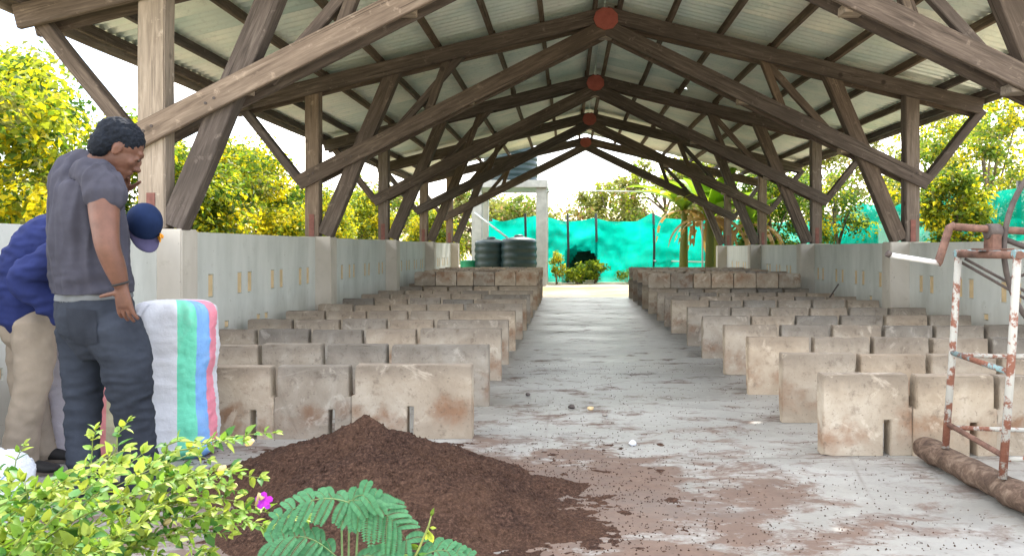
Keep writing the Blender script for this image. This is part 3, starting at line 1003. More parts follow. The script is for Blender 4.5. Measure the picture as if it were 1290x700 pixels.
for i, ((x, y), h, rad, nm, lab, cat, pr, ls) in enumerate(specR):
    pr = [p / sum(pr) for p in pr]
    make_tree(nm, lab, cat, (x, y, 0), h, rad, h - rad[2] + 0.05, (70 if i != 3 else 24), 150 if i != 0 else 90, 0.42 if i else 0.24, ls, YM, pr, gR, 0.07, 8, i + 20)
# far treeline beyond the gable
gF = 'far trees beyond the open gable'
OM = [M['leaf_olive'], M['leaf_mid'], M['leaf_lime'], M['leaf_dry']]
far = [((2.6, 46), 5.0, 2.6, 'pale olive tree beyond the net, just right of the gable opening centre'), ((5.6, 44), 7.2, 3.0, 'tall pale olive tree beyond the net, below the right rafters'),
       ((10, 46), 8.0, 3.4, 'large olive tree behind the banana plants'), ((-3.0, 48), 4.6, 2.4, 'low olive tree seen between the legs of the tank tower'),
       ((-6.2, 50), 5.0, 2.8, 'olive tree behind the left leg of the tank tower'), ((-12, 46), 5.5, 3.2, 'wide olive tree beyond the far left posts'),
       ((16, 44), 8.0, 3.6, 'broad olive tree far beyond the right wall'), ((-19, 40), 6.0, 3.6, 'broad olive tree far beyond the left wall')]
for i, ((x, y), h, r_, lab) in enumerate(far):
    make_tree('olive_tree', lab, 'tree', (x, y, 0), h, (r_, r_ * 0.8, h * 0.42), h * 0.58, 60, 110, 0.8, 0.24, OM, [0.55, 0.2, 0.15, 0.10], gF, 0.16, 6, i + 40)

def small_plant(name, label, loc, h, rad, n, lsize, mats, probs, cat='plant', group=None):
    root = empty(name, loc); tag(root, label, cat, group)
    P, N, cl, q, c = clump_points((0, 0, h * 0.55), (rad, rad, h * 0.4), 14, n // 14, rad * 0.45)
    P[:, 2] = np.maximum(P[:, 2], 0.02)
    mi = rng.choice(len(mats), size=len(P), p=probs)
    leaves_mesh('foliage', P, N, lsize * (0.6 + 0.8 * rng.random(len(P))), mi, mats, root, 0.55)
    b = MB()
    for k in range(6):
        t = c[k]
        b.tube([(0.03 * math.cos(k), 0.03 * math.sin(k), -0.05), (t[0] * 0.5, t[1] * 0.5, t[2] * 0.5), tuple(t)], [0.015, 0.01, 0.005], 5)
    b.build('stem', M['stem'], root)
    return root
LB = [M['leaf_mid'], M['leaf_lime'], M['leaf_yellow'], M['leaf_orange']]
gP = 'plants beside the far net'
small_plant('flowering_plant', 'yellow flowering bush between the tower leg and the net', (-0.42, 26.6, -0.06), 1.15, 0.32, 900, 0.09, LB, [0.25, 0.3, 0.35, 0.1], group=gP)
small_plant('leafy_plant', 'bright green leafy plant in the dark mouth of the net', (0.35, 26.8, -0.06), 0.75, 0.42, 700, 0.12, LB, [0.5, 0.5, 0, 0], group=gP)
small_plant('leafy_plant', 'green plant just inside the net opening, beside the dark pole', (0.95, 27.1, -0.06), 0.85, 0.40, 700, 0.12, LB, [0.6, 0.4, 0, 0], group=gP)
small_plant('leafy_plant', 'low green weed at the foot of the net, right of the aisle end', (2.2, 27.0, -0.06), 0.5, 0.5, 500, 0.09, LB, [0.7, 0.3, 0, 0], group=gP)
small_plant('leafy_plant', 'low green weed at the right end of the far net', (3.6, 27.1, -0.06), 0.45, 0.45, 500, 0.09, LB, [0.7, 0.3, 0, 0], group=gP)

def banana(name, label, loc, h, seed, dry=0.45, nl=11):
    root = empty(name, loc); tag(root, label, 'banana plant', 'banana plants at the far right corner')
    rr = random.Random(seed)
    b = MB()
    b.tube([(0, 0, -0.06), (0.02, 0, h * 0.35), (0.05, 0.02, h * 0.65)], [0.16, 0.13, 0.09], 10)
    b.build('pseudostem', M['leaf_olive'], root)
    for k in range(nl):
        az = rr.uniform(0, 2 * math.pi); isdry = rr.random() < dry
        L = rr.uniform(1.5, 2.3)
        droop = rr.uniform(1.7, 2.6) if isdry else rr.uniform(0.5, 1.5)
        el = 0.4 if isdry else rr.uniform(0.7, 1.25)
        mb = MB(); n = 14
        p = Vector((0, 0, h * 0.62)); pts = []; ang = el
        for i in range(n + 1):
            pts.append((p.copy(), ang))
            ang -= droop / n
            if isdry and ang < -1.45: ang = -1.45
            p = p + Vector((math.cos(az) * math.cos(ang), math.sin(az) * math.cos(ang), math.sin(ang))) * (L / n)
        side = Vector((-math.sin(az), math.cos(az), 0))
        vs_ = []; fs = []
        for i, (q, a_) in enumerate(pts):
            t = i / n
            wv = (0.30 if not isdry else 0.13) * math.sin(math.pi * min(1, 0.06 + t * 0.94)) ** 0.6
            up = Vector((-math.cos(az) * math.sin(a_), -math.sin(az) * math.sin(a_), math.cos(a_)))
            rag = rr.uniform(0.7, 1.0)
            vs_ += [q - side * wv * rag - up * wv * (-0.25 if not isdry else 0.5), q, q + side * wv * rr.uniform(0.7, 1.0) + up * wv * (0.25 if not isdry else -0.5)]
        for i in range(n):
            a = i * 3
            if i % 3 != 2 or not isdry: fs.append((a, a + 1, a + 4, a + 3))
            fs.append((a + 1, a + 2, a + 5, a + 4))
        mb.add(vs_, fs)
        mb.build('leaf', M['leaf_dry'] if isdry else (M['banana'] if rr.random() < 0.75 else M['leaf_lime']), root)
    return root
banana('banana_plant', 'tall banana plant with hanging brown leaves, leftmost beyond the right posts', (3.75, 24.6, 0), 3.9, 3, 0.22, 20)
banana('banana_plant', 'banana plant with yellowing leaves close behind the last right post', (5.0, 25.6, 0), 3.7, 5, 0.45, 22)
banana('banana_plant', 'banana plant with a thick skirt of brown hanging leaves, behind the third right post', (4.35, 23.3, 0), 3.4, 14, 0.6, 30)
banana('banana_plant', 'smaller banana plant beside the right wall end with fresh lime leaves', (5.6, 23.4, 0), 3.1, 9, 0.4, 18)

# ------------------------------------------------------------------ shade nets
def net_sheet(name, p0, p1, z0, ztop, mat, parent, nx=60, nz=14, sag=0.12, bulge=0.35, seed=0, skip=None):
    p0 = Vector(p0); p1 = Vector(p1)
    d = (p1 - p0); nrm = Vector((-d.y, d.x, 0)).normalized()
    vs_ = []; fs = []
    for i in range(nx + 1):
        u = i / nx
        zt_ = ztop + sag * (noise.noise(Vector((u * 9 + seed, 1.3, 0)))) - sag * 0.8 * abs(math.sin(u * math.pi * 4.0))
        for j in range(nz + 1):
            v = j / nz
            z = z0 + (zt_ - z0) * v
            q = p0 + d * u + nrm * (bulge * noise.noise(Vector((u * 8 + seed, v * 3, 2))) + 0.4 * bulge * noise.noise(Vector((u * 30, v * 9 + seed, 5))))
            vs_.append((q.x, q.y, z))
    for i in range(nx):
        for j in range(nz):
            if skip and skip((i + 0.5) / nx, (j + 0.5) / nz): continue
            a = i * (nz + 1) + j
            fs.append((a, a + nz + 1, a + nz + 2, a + 1))
    b = MB(); b.add(vs_, fs, 0, True)
    return b.build(name, mat, parent)
root = empty('shade_net_tunnel', (1.5, 28, 0)); tag(root, 'teal shade net shelter with a dark opening beyond the far gable', 'shade net')
RI = Matrix.Translation(-Vector(root.location))
def ad2(o, r, inv):
    o.parent = r; o.matrix_parent_inverse = inv; return o
def dooropen(u, v):
    x = -3.4 + 8.6 * u
    return 0.02 < x < 1.05 and v < 0.52 - 0.25 * abs((x - 0.6) / 0.6) ** 2
ad2(net_sheet('front_net', (-3.4, 28, 0), (5.2, 28, 0), -0.05, 2.45, M['net'], None, 120, 22, 0.26, 0.34, 1, dooropen), root, RI)
ad2(net_sheet('back_net', (-3.4, 33.5, 0), (5.4, 33.5, 0), -0.05, 2.5, M['net'], None, 40, 8, 0.2, 0.2, 4), root, RI)
ad2(net_sheet('side_net', (-3.4, 28, 0), (-3.4, 33.5, 0), -0.05, 2.4, M['net'], None, 20, 8, 0.1, 0.1, 6), root, RI)
ad2(net_sheet('side_net', (5.2, 28, 0), (5.4, 33.5, 0), -0.05, 2.4, M['net'], None, 20, 8, 0.1, 0.1, 8), root, RI)
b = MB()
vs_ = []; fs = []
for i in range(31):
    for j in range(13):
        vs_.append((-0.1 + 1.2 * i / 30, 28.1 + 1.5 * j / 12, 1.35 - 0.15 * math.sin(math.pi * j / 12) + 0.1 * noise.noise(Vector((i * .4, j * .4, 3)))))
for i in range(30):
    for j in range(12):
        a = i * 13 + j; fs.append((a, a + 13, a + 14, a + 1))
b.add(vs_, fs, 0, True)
ad2(b.build('shadow_pocket_top', M['net_inner_shadow'], None), root, RI)  # added dark cover, imitates the shadowed interior behind the opening
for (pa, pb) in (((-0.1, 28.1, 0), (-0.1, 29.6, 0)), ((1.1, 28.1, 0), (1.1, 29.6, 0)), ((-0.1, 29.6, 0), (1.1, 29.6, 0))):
    ad2(net_sheet('shadow_pocket_wall', pa, pb, -0.05, 1.3, M['net_inner_shadow'], None, 16, 8, 0.02, 0.03, 3), root, RI)  # added dark sides and back, closing the painted shadow pocket
for x in (-3.4, -1.6, -0.03, 1.02, 3.15, 5.2):
    for y in (27.93, 33.4):
        b = MB(); b.tube([(x, y, -0.06), (x + 0.03, y, 1.2), (x, y, 2.5)], 0.045, 8)
        ad2(b.build('pole', M['pole'], None), root, RI)
b = MB(); b.tube([(3.15, 27.9, 0.75), (5.2, 27.9, 0.7)], 0.03, 6)
ad2(b.build('rail', M['pvc'], None), root, RI)

root = empty('shade_net_fence', (8.6, 18, 0)); tag(root, 'teal shade net fence stretched beyond the right wall', 'shade net')
RI = Matrix.Translation(-Vector(root.location))
ad2(net_sheet('net', (8.6, 9.5, 0), (8.4, 26, 0), -0.05, 2.42, M['net'], None, 160, 18, 0.18, 0.4, 12), root, RI)
for y in (9.5, 12, 14.5, 17, 19.5, 22, 24.5):
    b = MB(); b.tube([(8.68, y, -0.06), (8.66, y, 2.5)], 0.045, 8)
    ad2(b.build('pole', M['pole'], None), root, RI)
root = empty('shade_net_fence', (5.8, 29, 0)); tag(root, 'short teal shade net seen behind the banana plants', 'shade net')
RI = Matrix.Translation(-Vector(root.location))
ad2(net_sheet('net', (5.3, 29.2, 0), (12, 29.2, 0), -0.05, 2.3, M['net'], None, 50, 10, 0.14, 0.15, 22), root, RI)
for x in (5.4, 7.5, 9.6, 11.9):
    b = MB(); b.tube([(x, 29.25, -0.06), (x, 29.25, 2.4)], 0.045, 8)
    ad2(b.build('pole', M['pole'], None), root, RI)

# ------------------------------------------------------------------ tank tower, tanks, drum, pipe
TY = 30.0
root = empty('tank_tower', (-2.0, TY + 1, 0)); tag(root, 'grey concrete frame tower carrying a water tank beyond the gable', 'tower')
RI = Matrix.Translation(-Vector(root.location))
for x in (at(618, 300, TY).x, at(687, 300, TY).x):
    for y in (TY - 4.4, TY - 2.4):
        b = MB(); b.box((x - 0.17, y - 0.17, -0.06), (x + 0.17, y + 0.17, 3.25))
        ad2(b.build('column', M['tower'], None, bevel=0.01), root, RI)
x0, x1 = at(606, 300, TY).x, at(697, 300, TY).x
b = MB(); b.box((x0 + 0.1, TY - 4.7, 3.252), (x1 - 0.1, TY - 2.1, 3.50))
ad2(b.build('deck', M['tower'], None, bevel=0.01), root, RI)
def tank(name, label, c, r, h, group, ribs=6):
    prof = [(0.02, 0.0), (r, 0.0)]
    for i in range(ribs * 4 + 1):
        z = 0.03 + (h * 0.84) * i / (ribs * 4)
        prof.append((r + 0.018 * math.sin(i * math.pi / 2), z))
    prof += [(r * 0.99, h * 0.90), (r * 0.90, h * 0.94), (r * 0.5, h * 0.965), (r * 0.26, h * 0.98)]
    root = empty(name, c); tag(root, label, 'water tank', group)
    b = MB(); b.lathe(prof, (0, 0, 0), 36)
    b.build('shell', M['tank'], root)
    b = MB(); b.lathe([(0.001, h * 1.02), (r * 0.2, h * 1.02), (r * 0.27, h * 1.0), (r * 0.27, h * 0.965)], (0, 0, 0), 24)
    b.build('lid', M['tank'], root)
tank('water_tank', 'black water tank up on the concrete tower', ((x0 + x1) / 2 , TY - 3.4, 3.502), 0.95, 1.35, 'black water tanks')
tank('water_tank', 'left one of two black water tanks standing on the ground before the tower', (at(618, 0, 23.9).x, 24.1, -0.058), 0.52, 1.60, 'black water tanks')
tank('water_tank', 'right one of two black water tanks standing on the ground before the tower', (at(652, 0, 23.9).x + 0.05, 23.8, -0.058), 0.56, 1.66, 'black water tanks')
b = MB(); b.lathe([(0.01, 0), (0.24, 0), (0.27, 0.3), (0.26, 0.32), (0.29, 0.6), (0.29, 0.85), (0.31, 0.87), (0.01, 0.89)], n=20)
o = b.build('plastic_drum', M['drum'], loc=(at(590, 0, 24).x, 24.2, -0.058)); tag(o, 'green plastic drum left of the ground tanks', 'drum')
b = MB(); b.tube([at(585, 258, 25.6), at(640, 300, 25.0)], 0.035, 8)
b.tube([at(640, 300, 25.0), at(641, 350, 25.0)], 0.04, 8)
o = b.build('drain_pipe', M['pvc']); tag(o, 'pale pipe slanting down to the ground tanks', 'pipe')
b = MB()
pts = [at(617 + (885 - 617) * i / 20, 243 - 3.5 * math.sin(math.pi * i / 20) + 2 * (i / 20), 26.0 - 1.5 * i / 20) for i in range(21)]
b.tube(pts, 0.022, 6)
b.tube([pts[-1], Vector((pts[-1].x, pts[-1].y, -0.05))], 0.03, 6)
o = b.build('overhead_pipe', M['pvc']); tag(o, 'thin pale pipe strung high across the far opening', 'pipe')

# ------------------------------------------------------------------ compost heap
def heap_h(x, y):
    def cone(cx, cy, h, r, sx=1.0, sy=1.0, p=1.15):
        d = math.hypot((x - cx) / sx, (y - cy) / sy) / r
        return h * max(0.0, 1 - d ** p) if d < 1 else 0.0
    n = noise.noise(Vector((x * 2.3, y * 2.3, 0))) * 0.05
    hs = [cone(-1.07, 3.95, 0.335, 0.72, 1.25, 0.75, 0.80), cone(-0.90, 3.44, 0.315, 0.72, 0.95, 0.88, 0.95), cone(-0.70, 3.40, 0.275, 0.64, 1.05, 0.90, 1.0),
          cone(-0.36, 3.24, 0.075, 0.70, 0.85, 0.36, 0.85), cone(-0.60, 3.45, 0.035, 1.1, 0.9, 0.75, 0.8), cone(-1.4, 3.9, 0.10, 0.55, 1.1, 0.8), cone(-0.35, 3.78, 0.09, 0.5, 1.0, 0.4)]
    h = sum(a ** 9 for a in hs) ** (1 / 9.0)
    if h > 0: h += n * min(1, h * 8) * 0.5
    h += noise.noise(Vector((x * 9, y * 9, 3))) * 0.026 * min(1, h * 12)
    h += noise.noise(Vector((x * 30, y * 30, 5))) * 0.013 * min(1, h * 14 + 0.0)
    edge = noise.noise(Vector((x * 5, y * 7, 8))) * 0.012 + noise.noise(Vector((x * 17, y * 24, 2))) * 0.010 + noise.noise(Vector((x * 55, y * 60, 2))) * 0.005
    return h - 0.009 + edge
nx, ny = 300, 250
b = MB(); vs_ = []; fs = []
for i in range(nx + 1):
    for j in range(ny + 1):
        x = -2.3 + 2.9 * i / nx; y = 2.35 + 2.3 * j / ny
        vs_.append((x, y, heap_h(x, y) + 0.002))
for i in range(nx):
    for j in range(ny):
        a = i * (ny + 1) + j
        q = (a, a + ny + 1, a + ny + 2, a + 1)
        if max(vs_[t][2] for t in q) > 0.0005: fs.append(q)
b.add(vs_, fs, 0, True)
o = b.build('compost_heap', M['soil']); tag(o, 'heap of dark brown crumbly compost on the concrete floor', 'compost heap')
# loose crumbs
b = MB()
for k in range(9000):
    a = random.uniform(0, 2 * math.pi); d = abs(random.gauss(0, 1)) 
    x = -0.65 + math.cos(a) * d * 1.05; y = 3.6 + math.sin(a) * d * 0.75
    if k % 5 == 0: x = random.uniform(-0.5, 1.9); y = 3.0 + random.random() ** 1.5 * 5
    if y < 2.4 or y > 9 or x < -2.4 or x > 2.2: continue
    hh = heap_h(x, y); z = max(0.0, hh + 0.001)
    s = random.uniform(0.002, 0.0065) if hh < 0.01 else random.uniform(0.003, 0.011) * (1.6 if random.random() < 0.05 else 1)
    p = [(x + s * random.uniform(.6, 1), y, z), (x, y + s * random.uniform(.6, 1), z), (x - s * random.uniform(.6, 1), y, z), (x, y - s, z), (x, y, z + s), (x, y, z - s * .4)]
    b.add(p, [(0, 1, 4), (1, 2, 4), (2, 3, 4), (3, 0, 4), (1, 0, 5), (2, 1, 5), (3, 2, 5), (0, 3, 5)])
o = b.build('compost_crumbs', M['soil']); tag(o, 'loose crumbs of compost scattered on the floor', 'crumbs', kind='stuff')

# little things lying on the floor
def pebble(x, y, r, mat, label, cat, group, sz=0.6):
    bm = bmesh.new(); bmesh.ops.create_icosphere(bm, subdivisions=2, radius=r)
    for v in bm.verts:
        v.co *= 1 + 0.3 * noise.noise(v.co * (2 / r) * 0.5 + Vector((x * 9, y * 9, 0)))
        v.co.z *= sz
    me = bpy.data.meshes.new('stone'); bm.to_mesh(me); bm.free(); me.materials.append(mat)
    o = bpy.data.objects.new({'stone': 'stone', 'paper': 'paper_scrap'}.get(cat, 'stone'), me); o.location = (x, y, r * sz * 0.8); link(o)
    tag(o, label, cat, group)
g_ = 'small stones on the aisle floor'
for (px, py), r, mt, lab in [((720, 514), 0.028, 'darksteel', 'dark stone lying in the aisle, left of the pale one'), ((744, 516), 0.026, 'insert', 'pale tan stone lying in the middle of the aisle'),
                             ((665, 498), 0.022, 'darksteel', 'small dark stone near the left end of the second row'), ((762, 524), 0.02, 'stone', 'small grey stone just right of the pale tan one')]:
    Y = 1140 / (py - 313)
    pebble((px - 716) * Y / 950, Y, r, M[mt], lab, 'stone', g_)
Y = 1140 / (561 - 313)
pebble((797 - 716) * Y / 950, Y, 0.024, M['sack_c'], 'crumpled white paper scrap in the aisle beside the compost', 'paper', None, 0.8)

# stray reinforcing rod ends poking up by the right wall
b = MB(); b.tube([(4.0, 11.55, 0.45), (4.12, 11.5, 0.66)], 0.012, 6)
o = b.build('steel_rod', M['darksteel']); tag(o, 'dark steel rod leaning up from the blocks by the right wall', 'rod')

# dry litter at the wall feet
P = []; 
for k in range(420):
    s_ = random.random() < 0.5
    Y = random.uniform(7, 13)
    P.append(((-3.40 if s_ else 4.58) + random.uniform(-0.03, 0.12) * (1 if s_ else -1), Y, 0.004 + random.random() * 0.02))
P = np.array(P)
o = leaves_mesh('dry_leaves', P, rng.normal(size=(len(P), 3)) * 0.4 + [0, 0, 1], 0.05 + 0.04 * rng.random(len(P)), rng.integers(0, 2, len(P)), [M['leaf_dry'], M['leaf_olive']])
tag(o, 'dry leaves drifted against the foot of the walls', 'leaves', kind='stuff')

# ------------------------------------------------------------------ sacks
def sack(name, label, mat, loc, W, D, H, rz=0, seed=0, lie=False, group='woven sacks', tie=False):
    nu, nv = 96, 70
    vs_ = []; uu = []; fs = []
    for j in range(nv + 1):
        t = j / nv
        if t < 0.06: k = 0.80 + 0.2 * math.sin(t / 0.06 * math.pi / 2)
        elif t > 0.86:
            q = (t - 0.86) / 0.14
            k = math.sqrt(max(0.0, 1 - q ** 2.6)) * 0.98 + 0.02
        else: k = 1.0
        k *= 1 + 0.035 * math.sin(t * 9 + seed) + 0.03 * math.sin(t * 4.2 + seed * 2)
        z = H * t
        if t > 0.86: z = H * (0.86 + 0.14 * math.sin((t - 0.86) / 0.14 * math.pi / 2))
        for i in range(nu):
            a = 2 * math.pi * i / nu
            ca, sa = math.cos(a), math.sin(a)
            e = 0.62
            x = W / 2 * math.copysign(abs(ca) ** e, ca) * k
            y = D / 2 * math.copysign(abs(sa) ** e, sa) * k
            p = Vector((x, y, z))
            d = 0.005 * noise.noise(Vector((a * 2.2, t * 22, seed))) + 0.018 * noise.noise(Vector((a * 1.1, t * 7, seed + 5))) + 0.007 * noise.noise(Vector((a * 9, t * 60, seed)))
            if t > 0.84: d += 0.012 * math.sin(a * 17 + seed) * (t - 0.84) / 0.16
            n_ = Vector((ca, sa, 0))
            p += n_ * d
            vs_.append(p)
            th = 0.46
            xs_ = W / 2 * math.copysign(abs(ca) ** e, ca) * math.cos(th) + D / 2 * math.copysign(abs(sa) ** e, sa) * math.sin(th)
            # printed stripes run up one face and round its corner
            q1 = W / 2 * 0.90 * math.cos(th) + D / 2 * 0.60 * math.sin(th)
            face = (-math.sin(th) * ca * -1 + -math.cos(th) * sa) > -0.12
            uu.append(min(0.99, max(0.0, 0.5 + 0.5 * xs_ / q1)) if face else 0.0)
    for j in range(nv):
        for i in range(nu):
            a = j * nu + i; c = j * nu + (i + 1) % nu
            fs.append((a, c, c + nu, a + nu))
    fs.append(tuple(reversed(range(nu)))); fs.append(tuple(nv * nu + i for i in range(nu)))
    b = MB(); b.add(vs_, fs, 0, True)
    root = empty(name, loc, rz)
    tag(root, label, 'sack', group)
    o = b.build('bag', mat, root)
    at_ = o.data.attributes.new('u', 'FLOAT', 'POINT')
    at_.data.foreach_set('value', uu)
    if tie:
        b = MB()
        for k in range(26):
            a = k / 26 * 2 * math.pi
            q = Vector((W * 0.16 * math.cos(a), D * 0.16 * math.sin(a), H * 0.985))
            b.tube([q, q + Vector((0.012 * math.cos(a), 0.012 * math.sin(a), 0.022 + 0.01 * math.sin(k * 3)))], [0.009, 0.004], 5)
        b.build('gathered_mouth', mat, root)
    return root
sack('woven_sack', 'full white woven sack with green, blue and pink stripes, standing before the first row', M['sack'], (-2.30, 4.42, 0), 0.44, 0.33, 0.90, 0.05, 1)
sack('woven_sack', 'full pale sack with red and khaki stripes standing behind the man in the grey t-shirt', M['sack_b'], (-2.78, 4.42, 0), 0.50, 0.36, 0.84, -0.05, 3)
o = sack('woven_sack', 'white woven sack lying flat among the bush leaves at the lower left', M['sack_c'], (-2.42, 3.28, 0.13), 0.34, 0.24, 0.60, 0.25, 6, tie=False)
o.rotation_euler = (R(-4), R(-86), R(-12))

# ------------------------------------------------------------------ windlass frame and log
b = MB()
n = 16; L0, L1 = Vector((2.02, 4.28, 0.075)), Vector((2.08, 3.12, 0.07))
pts = [L0.lerp(L1, i / n) + Vector((0.012 * noise.noise(Vector((i * .6, 0, 0))), 0, 0.006 * noise.noise(Vector((i * .7, 4, 0))))) for i in range(n + 1)]
b.tube(pts, [0.068 * (1 + 0.12 * noise.noise(Vector((i * .5, 7, 1)))) for i in range(n + 1)], 20)
for i_, p_ in enumerate(b.v):
    q_ = Vector(p_); cx_ = 2.02 + (4.28 - q_.y) / 1.16 * 0.06
    q_.z = 0.073 + (q_.z - 0.073) * (0.86 if q_.z > 0.073 else 0.95) + 0.008 * noise.noise(q_ * 14)
    q_.x = cx_ + (q_.x - cx_) * 1.12 + 0.012 * noise.noise(q_ * 9 + Vector((5, 0, 0)))
    b.v[i_] = tuple(q_)
o = b.build('log', M['log']); tag(o, 'rough brown log lying under the feet of the metal frame', 'log')
root = empty('windlass_frame', (2.35, 3.75, 0.14)); tag(root, 'rusty white pipe frame with a hand crank and wheel, at the right edge', 'metal frame')
RI = Matrix.Translation(-Vector(root.location))
def pp(nm, pts, r, mt, n=10):
    b = MB(); b.tube(pts, r, n); return ad2(b.build(nm, M[mt], None), root, RI)
ya, yb = 4.03, 3.50
xa0, xa1 = 2.015, 2.085
zt_ = 1.165
pp('leg', [(xa0, ya, 0.135), ((xa0 + xa1) / 2, ya, 0.6), (xa1, ya, zt_)], 0.0185, 'pipe_white')
pp('leg', [(xa0, yb, 0.135), ((xa0 + xa1) / 2, yb, 0.6), (xa1, yb, zt_)], 0.0185, 'pipe_white')
xf0, xf1 = 2.92, 2.84
pp('leg', [(xf0, ya, 0.0), (xf1, ya, zt_)], 0.0185, 'pipe_white')
pp('leg', [(xf0, yb, 0.0), (xf1, yb, zt_)], 0.0185, 'pipe_white')
for yy in (ya, yb):
    pp('top_rail', [(xa1 - 0.02, yy, zt_ + 0.01), (xf1 + 0.02, yy, zt_ + 0.01)], 0.020, 'pipe_blue')
pp('top_rail', [(xa1, ya + 0.02, zt_ + 0.005), (xa1, yb - 0.02, zt_ + 0.005)], 0.020, 'rust')
pp('top_rail', [(xf1, ya + 0.02, zt_ + 0.005), (xf1, yb - 0.02, zt_ + 0.005)], 0.020, 'rust')
pp('cross_bar', [(xa0 + 0.035, ya, 0.645), (xa0 + 0.035, yb, 0.625)], 0.014, 'pipe_blue')
pp('cross_bar', [(xa0 + 0.035, ya, 0.635), (xf0 - 0.03, ya, 0.60)], 0.012, 'pipe_white')
pp('cross_bar', [(xa0 + 0.035, yb, 0.70), (xf0 - 0.03, yb, 0.71)], 0.012, 'pipe_white')
pp('cross_bar', [(xa0 + 0.012, ya, 0.265), (xa0 + 0.012, yb, 0.235)], 0.014, 'rust')
pp('cross_bar', [(xa0 + 0.012, ya, 0.245), (xf0, ya, 0.215)], 0.012, 'pipe_white')
pp('cross_bar', [(xa0 + 0.012, yb, 0.225), (xf0, yb, 0.22)], 0.013, 'pipe_white')
pp('diagonal_brace', [(xa1, ya, zt_ - 0.03), (xa1 + 0.36, ya, 0.93), (xf1, ya, 0.62)], 0.008, 'darksteel', 6)
pp('diagonal_brace', [(xa1 + 0.03, ya - 0.01, zt_ - 0.02), (xa1 + 0.39, ya - 0.01, 0.95), (xf1, ya - 0.01, 0.66)], 0.008, 'darksteel', 6)
ax = 3.76
zs = 1.285
b = MB(); b.tube([(1.91, ax, zs + 0.025), (2.12, ax, zs + 0.01), (2.95, ax, zs - 0.035)], 0.019, 10)
ad2(b.build('axle', M['rust'], None), root, RI)
pp('crank_arm', [(1.925, ax, zs + 0.03), (1.90, ax, zs + 0.02), (1.845, ax, 1.13), (1.84, ax, 1.125)], 0.021, 'rust', 8)
b = MB(); b.tube([(1.855, ax, 1.128), (1.70, ax - 0.005, 1.152), (1.60, ax - 0.01, 1.168)], 0.013, 10)
ad2(b.build('crank_handle', mat_plain('white_taped_handle', (0.7, 0.7, 0.7), 0.4, 0.12, 30), None), root, RI)
pp('handle_cap', [(1.60, ax - 0.01, 1.168), (1.583, ax - 0.01, 1.178)], 0.017, 'darksteel', 8)
b = MB(); b.box((2.09, ax - 0.04, zt_ + 0.032), (2.14, ax + 0.04, zs - 0.01)); b.box((2.03, ax - 0.05, zt_ + 0.026), (2.20, ax + 0.05, zt_ + 0.036))
ad2(b.build('bearing', M['rust'], None, bevel=0.004), root, RI)
b = MB(); b.tube([(2.085, ax, zs), (2.15, ax, zs)], 0.040, 14)
ad2(b.build('bearing_collar', M['darksteel'], None, bevel=0.003), root, RI)
pp('bearing_stay', [(2.13, ax, zs - 0.02), (2.36, ax, zt_ + 0.01)], 0.014, 'darksteel', 8)
for yy in (ax,):
    pp('bearing_rail', [(xa1, yy, zt_ + 0.006), (xf1, yy, zt_ + 0.006)], 0.019, 'pipe_blue')
b = MB()
wc = Vector((2.745, ax - 0.02, 1.20)); wr = 0.585
pts = [wc + Vector((wr * math.cos(2 * math.pi * i / 64), 0, wr * math.sin(2 * math.pi * i / 64))) for i in range(65)]
b.tube(pts, 0.014, 8, cap=False)
ad2(b.build('wheel_rim', M['darksteel'], None), root, RI)
for i in range(6):
    a = R(15 + 60 * i)
    pp('wheel_spoke', [wc, wc + Vector((wr * math.cos(a), 0, wr * math.sin(a)))], 0.008, 'darksteel', 6)
# ------------------------------------------------------------------ people
def cr_interp(pts, n=5):
    out = []
    P = [pts[0]] + list(pts) + [pts[-1]]
    for i in range(1, len(P) - 2):
        for k in range(n):
            t = k / n
            row = []
            for a, b_, c, d in zip(P[i - 1], P[i], P[i + 1], P[i + 2]):
                row.append(0.5 * ((2 * b_) + (-a + c) * t + (2 * a - 5 * b_ + 4 * c - d) * t * t + (-a + 3 * b_ - 3 * c + d) * t ** 3))
            out.append(row)
    out.append(list(pts[-1]))
    return out

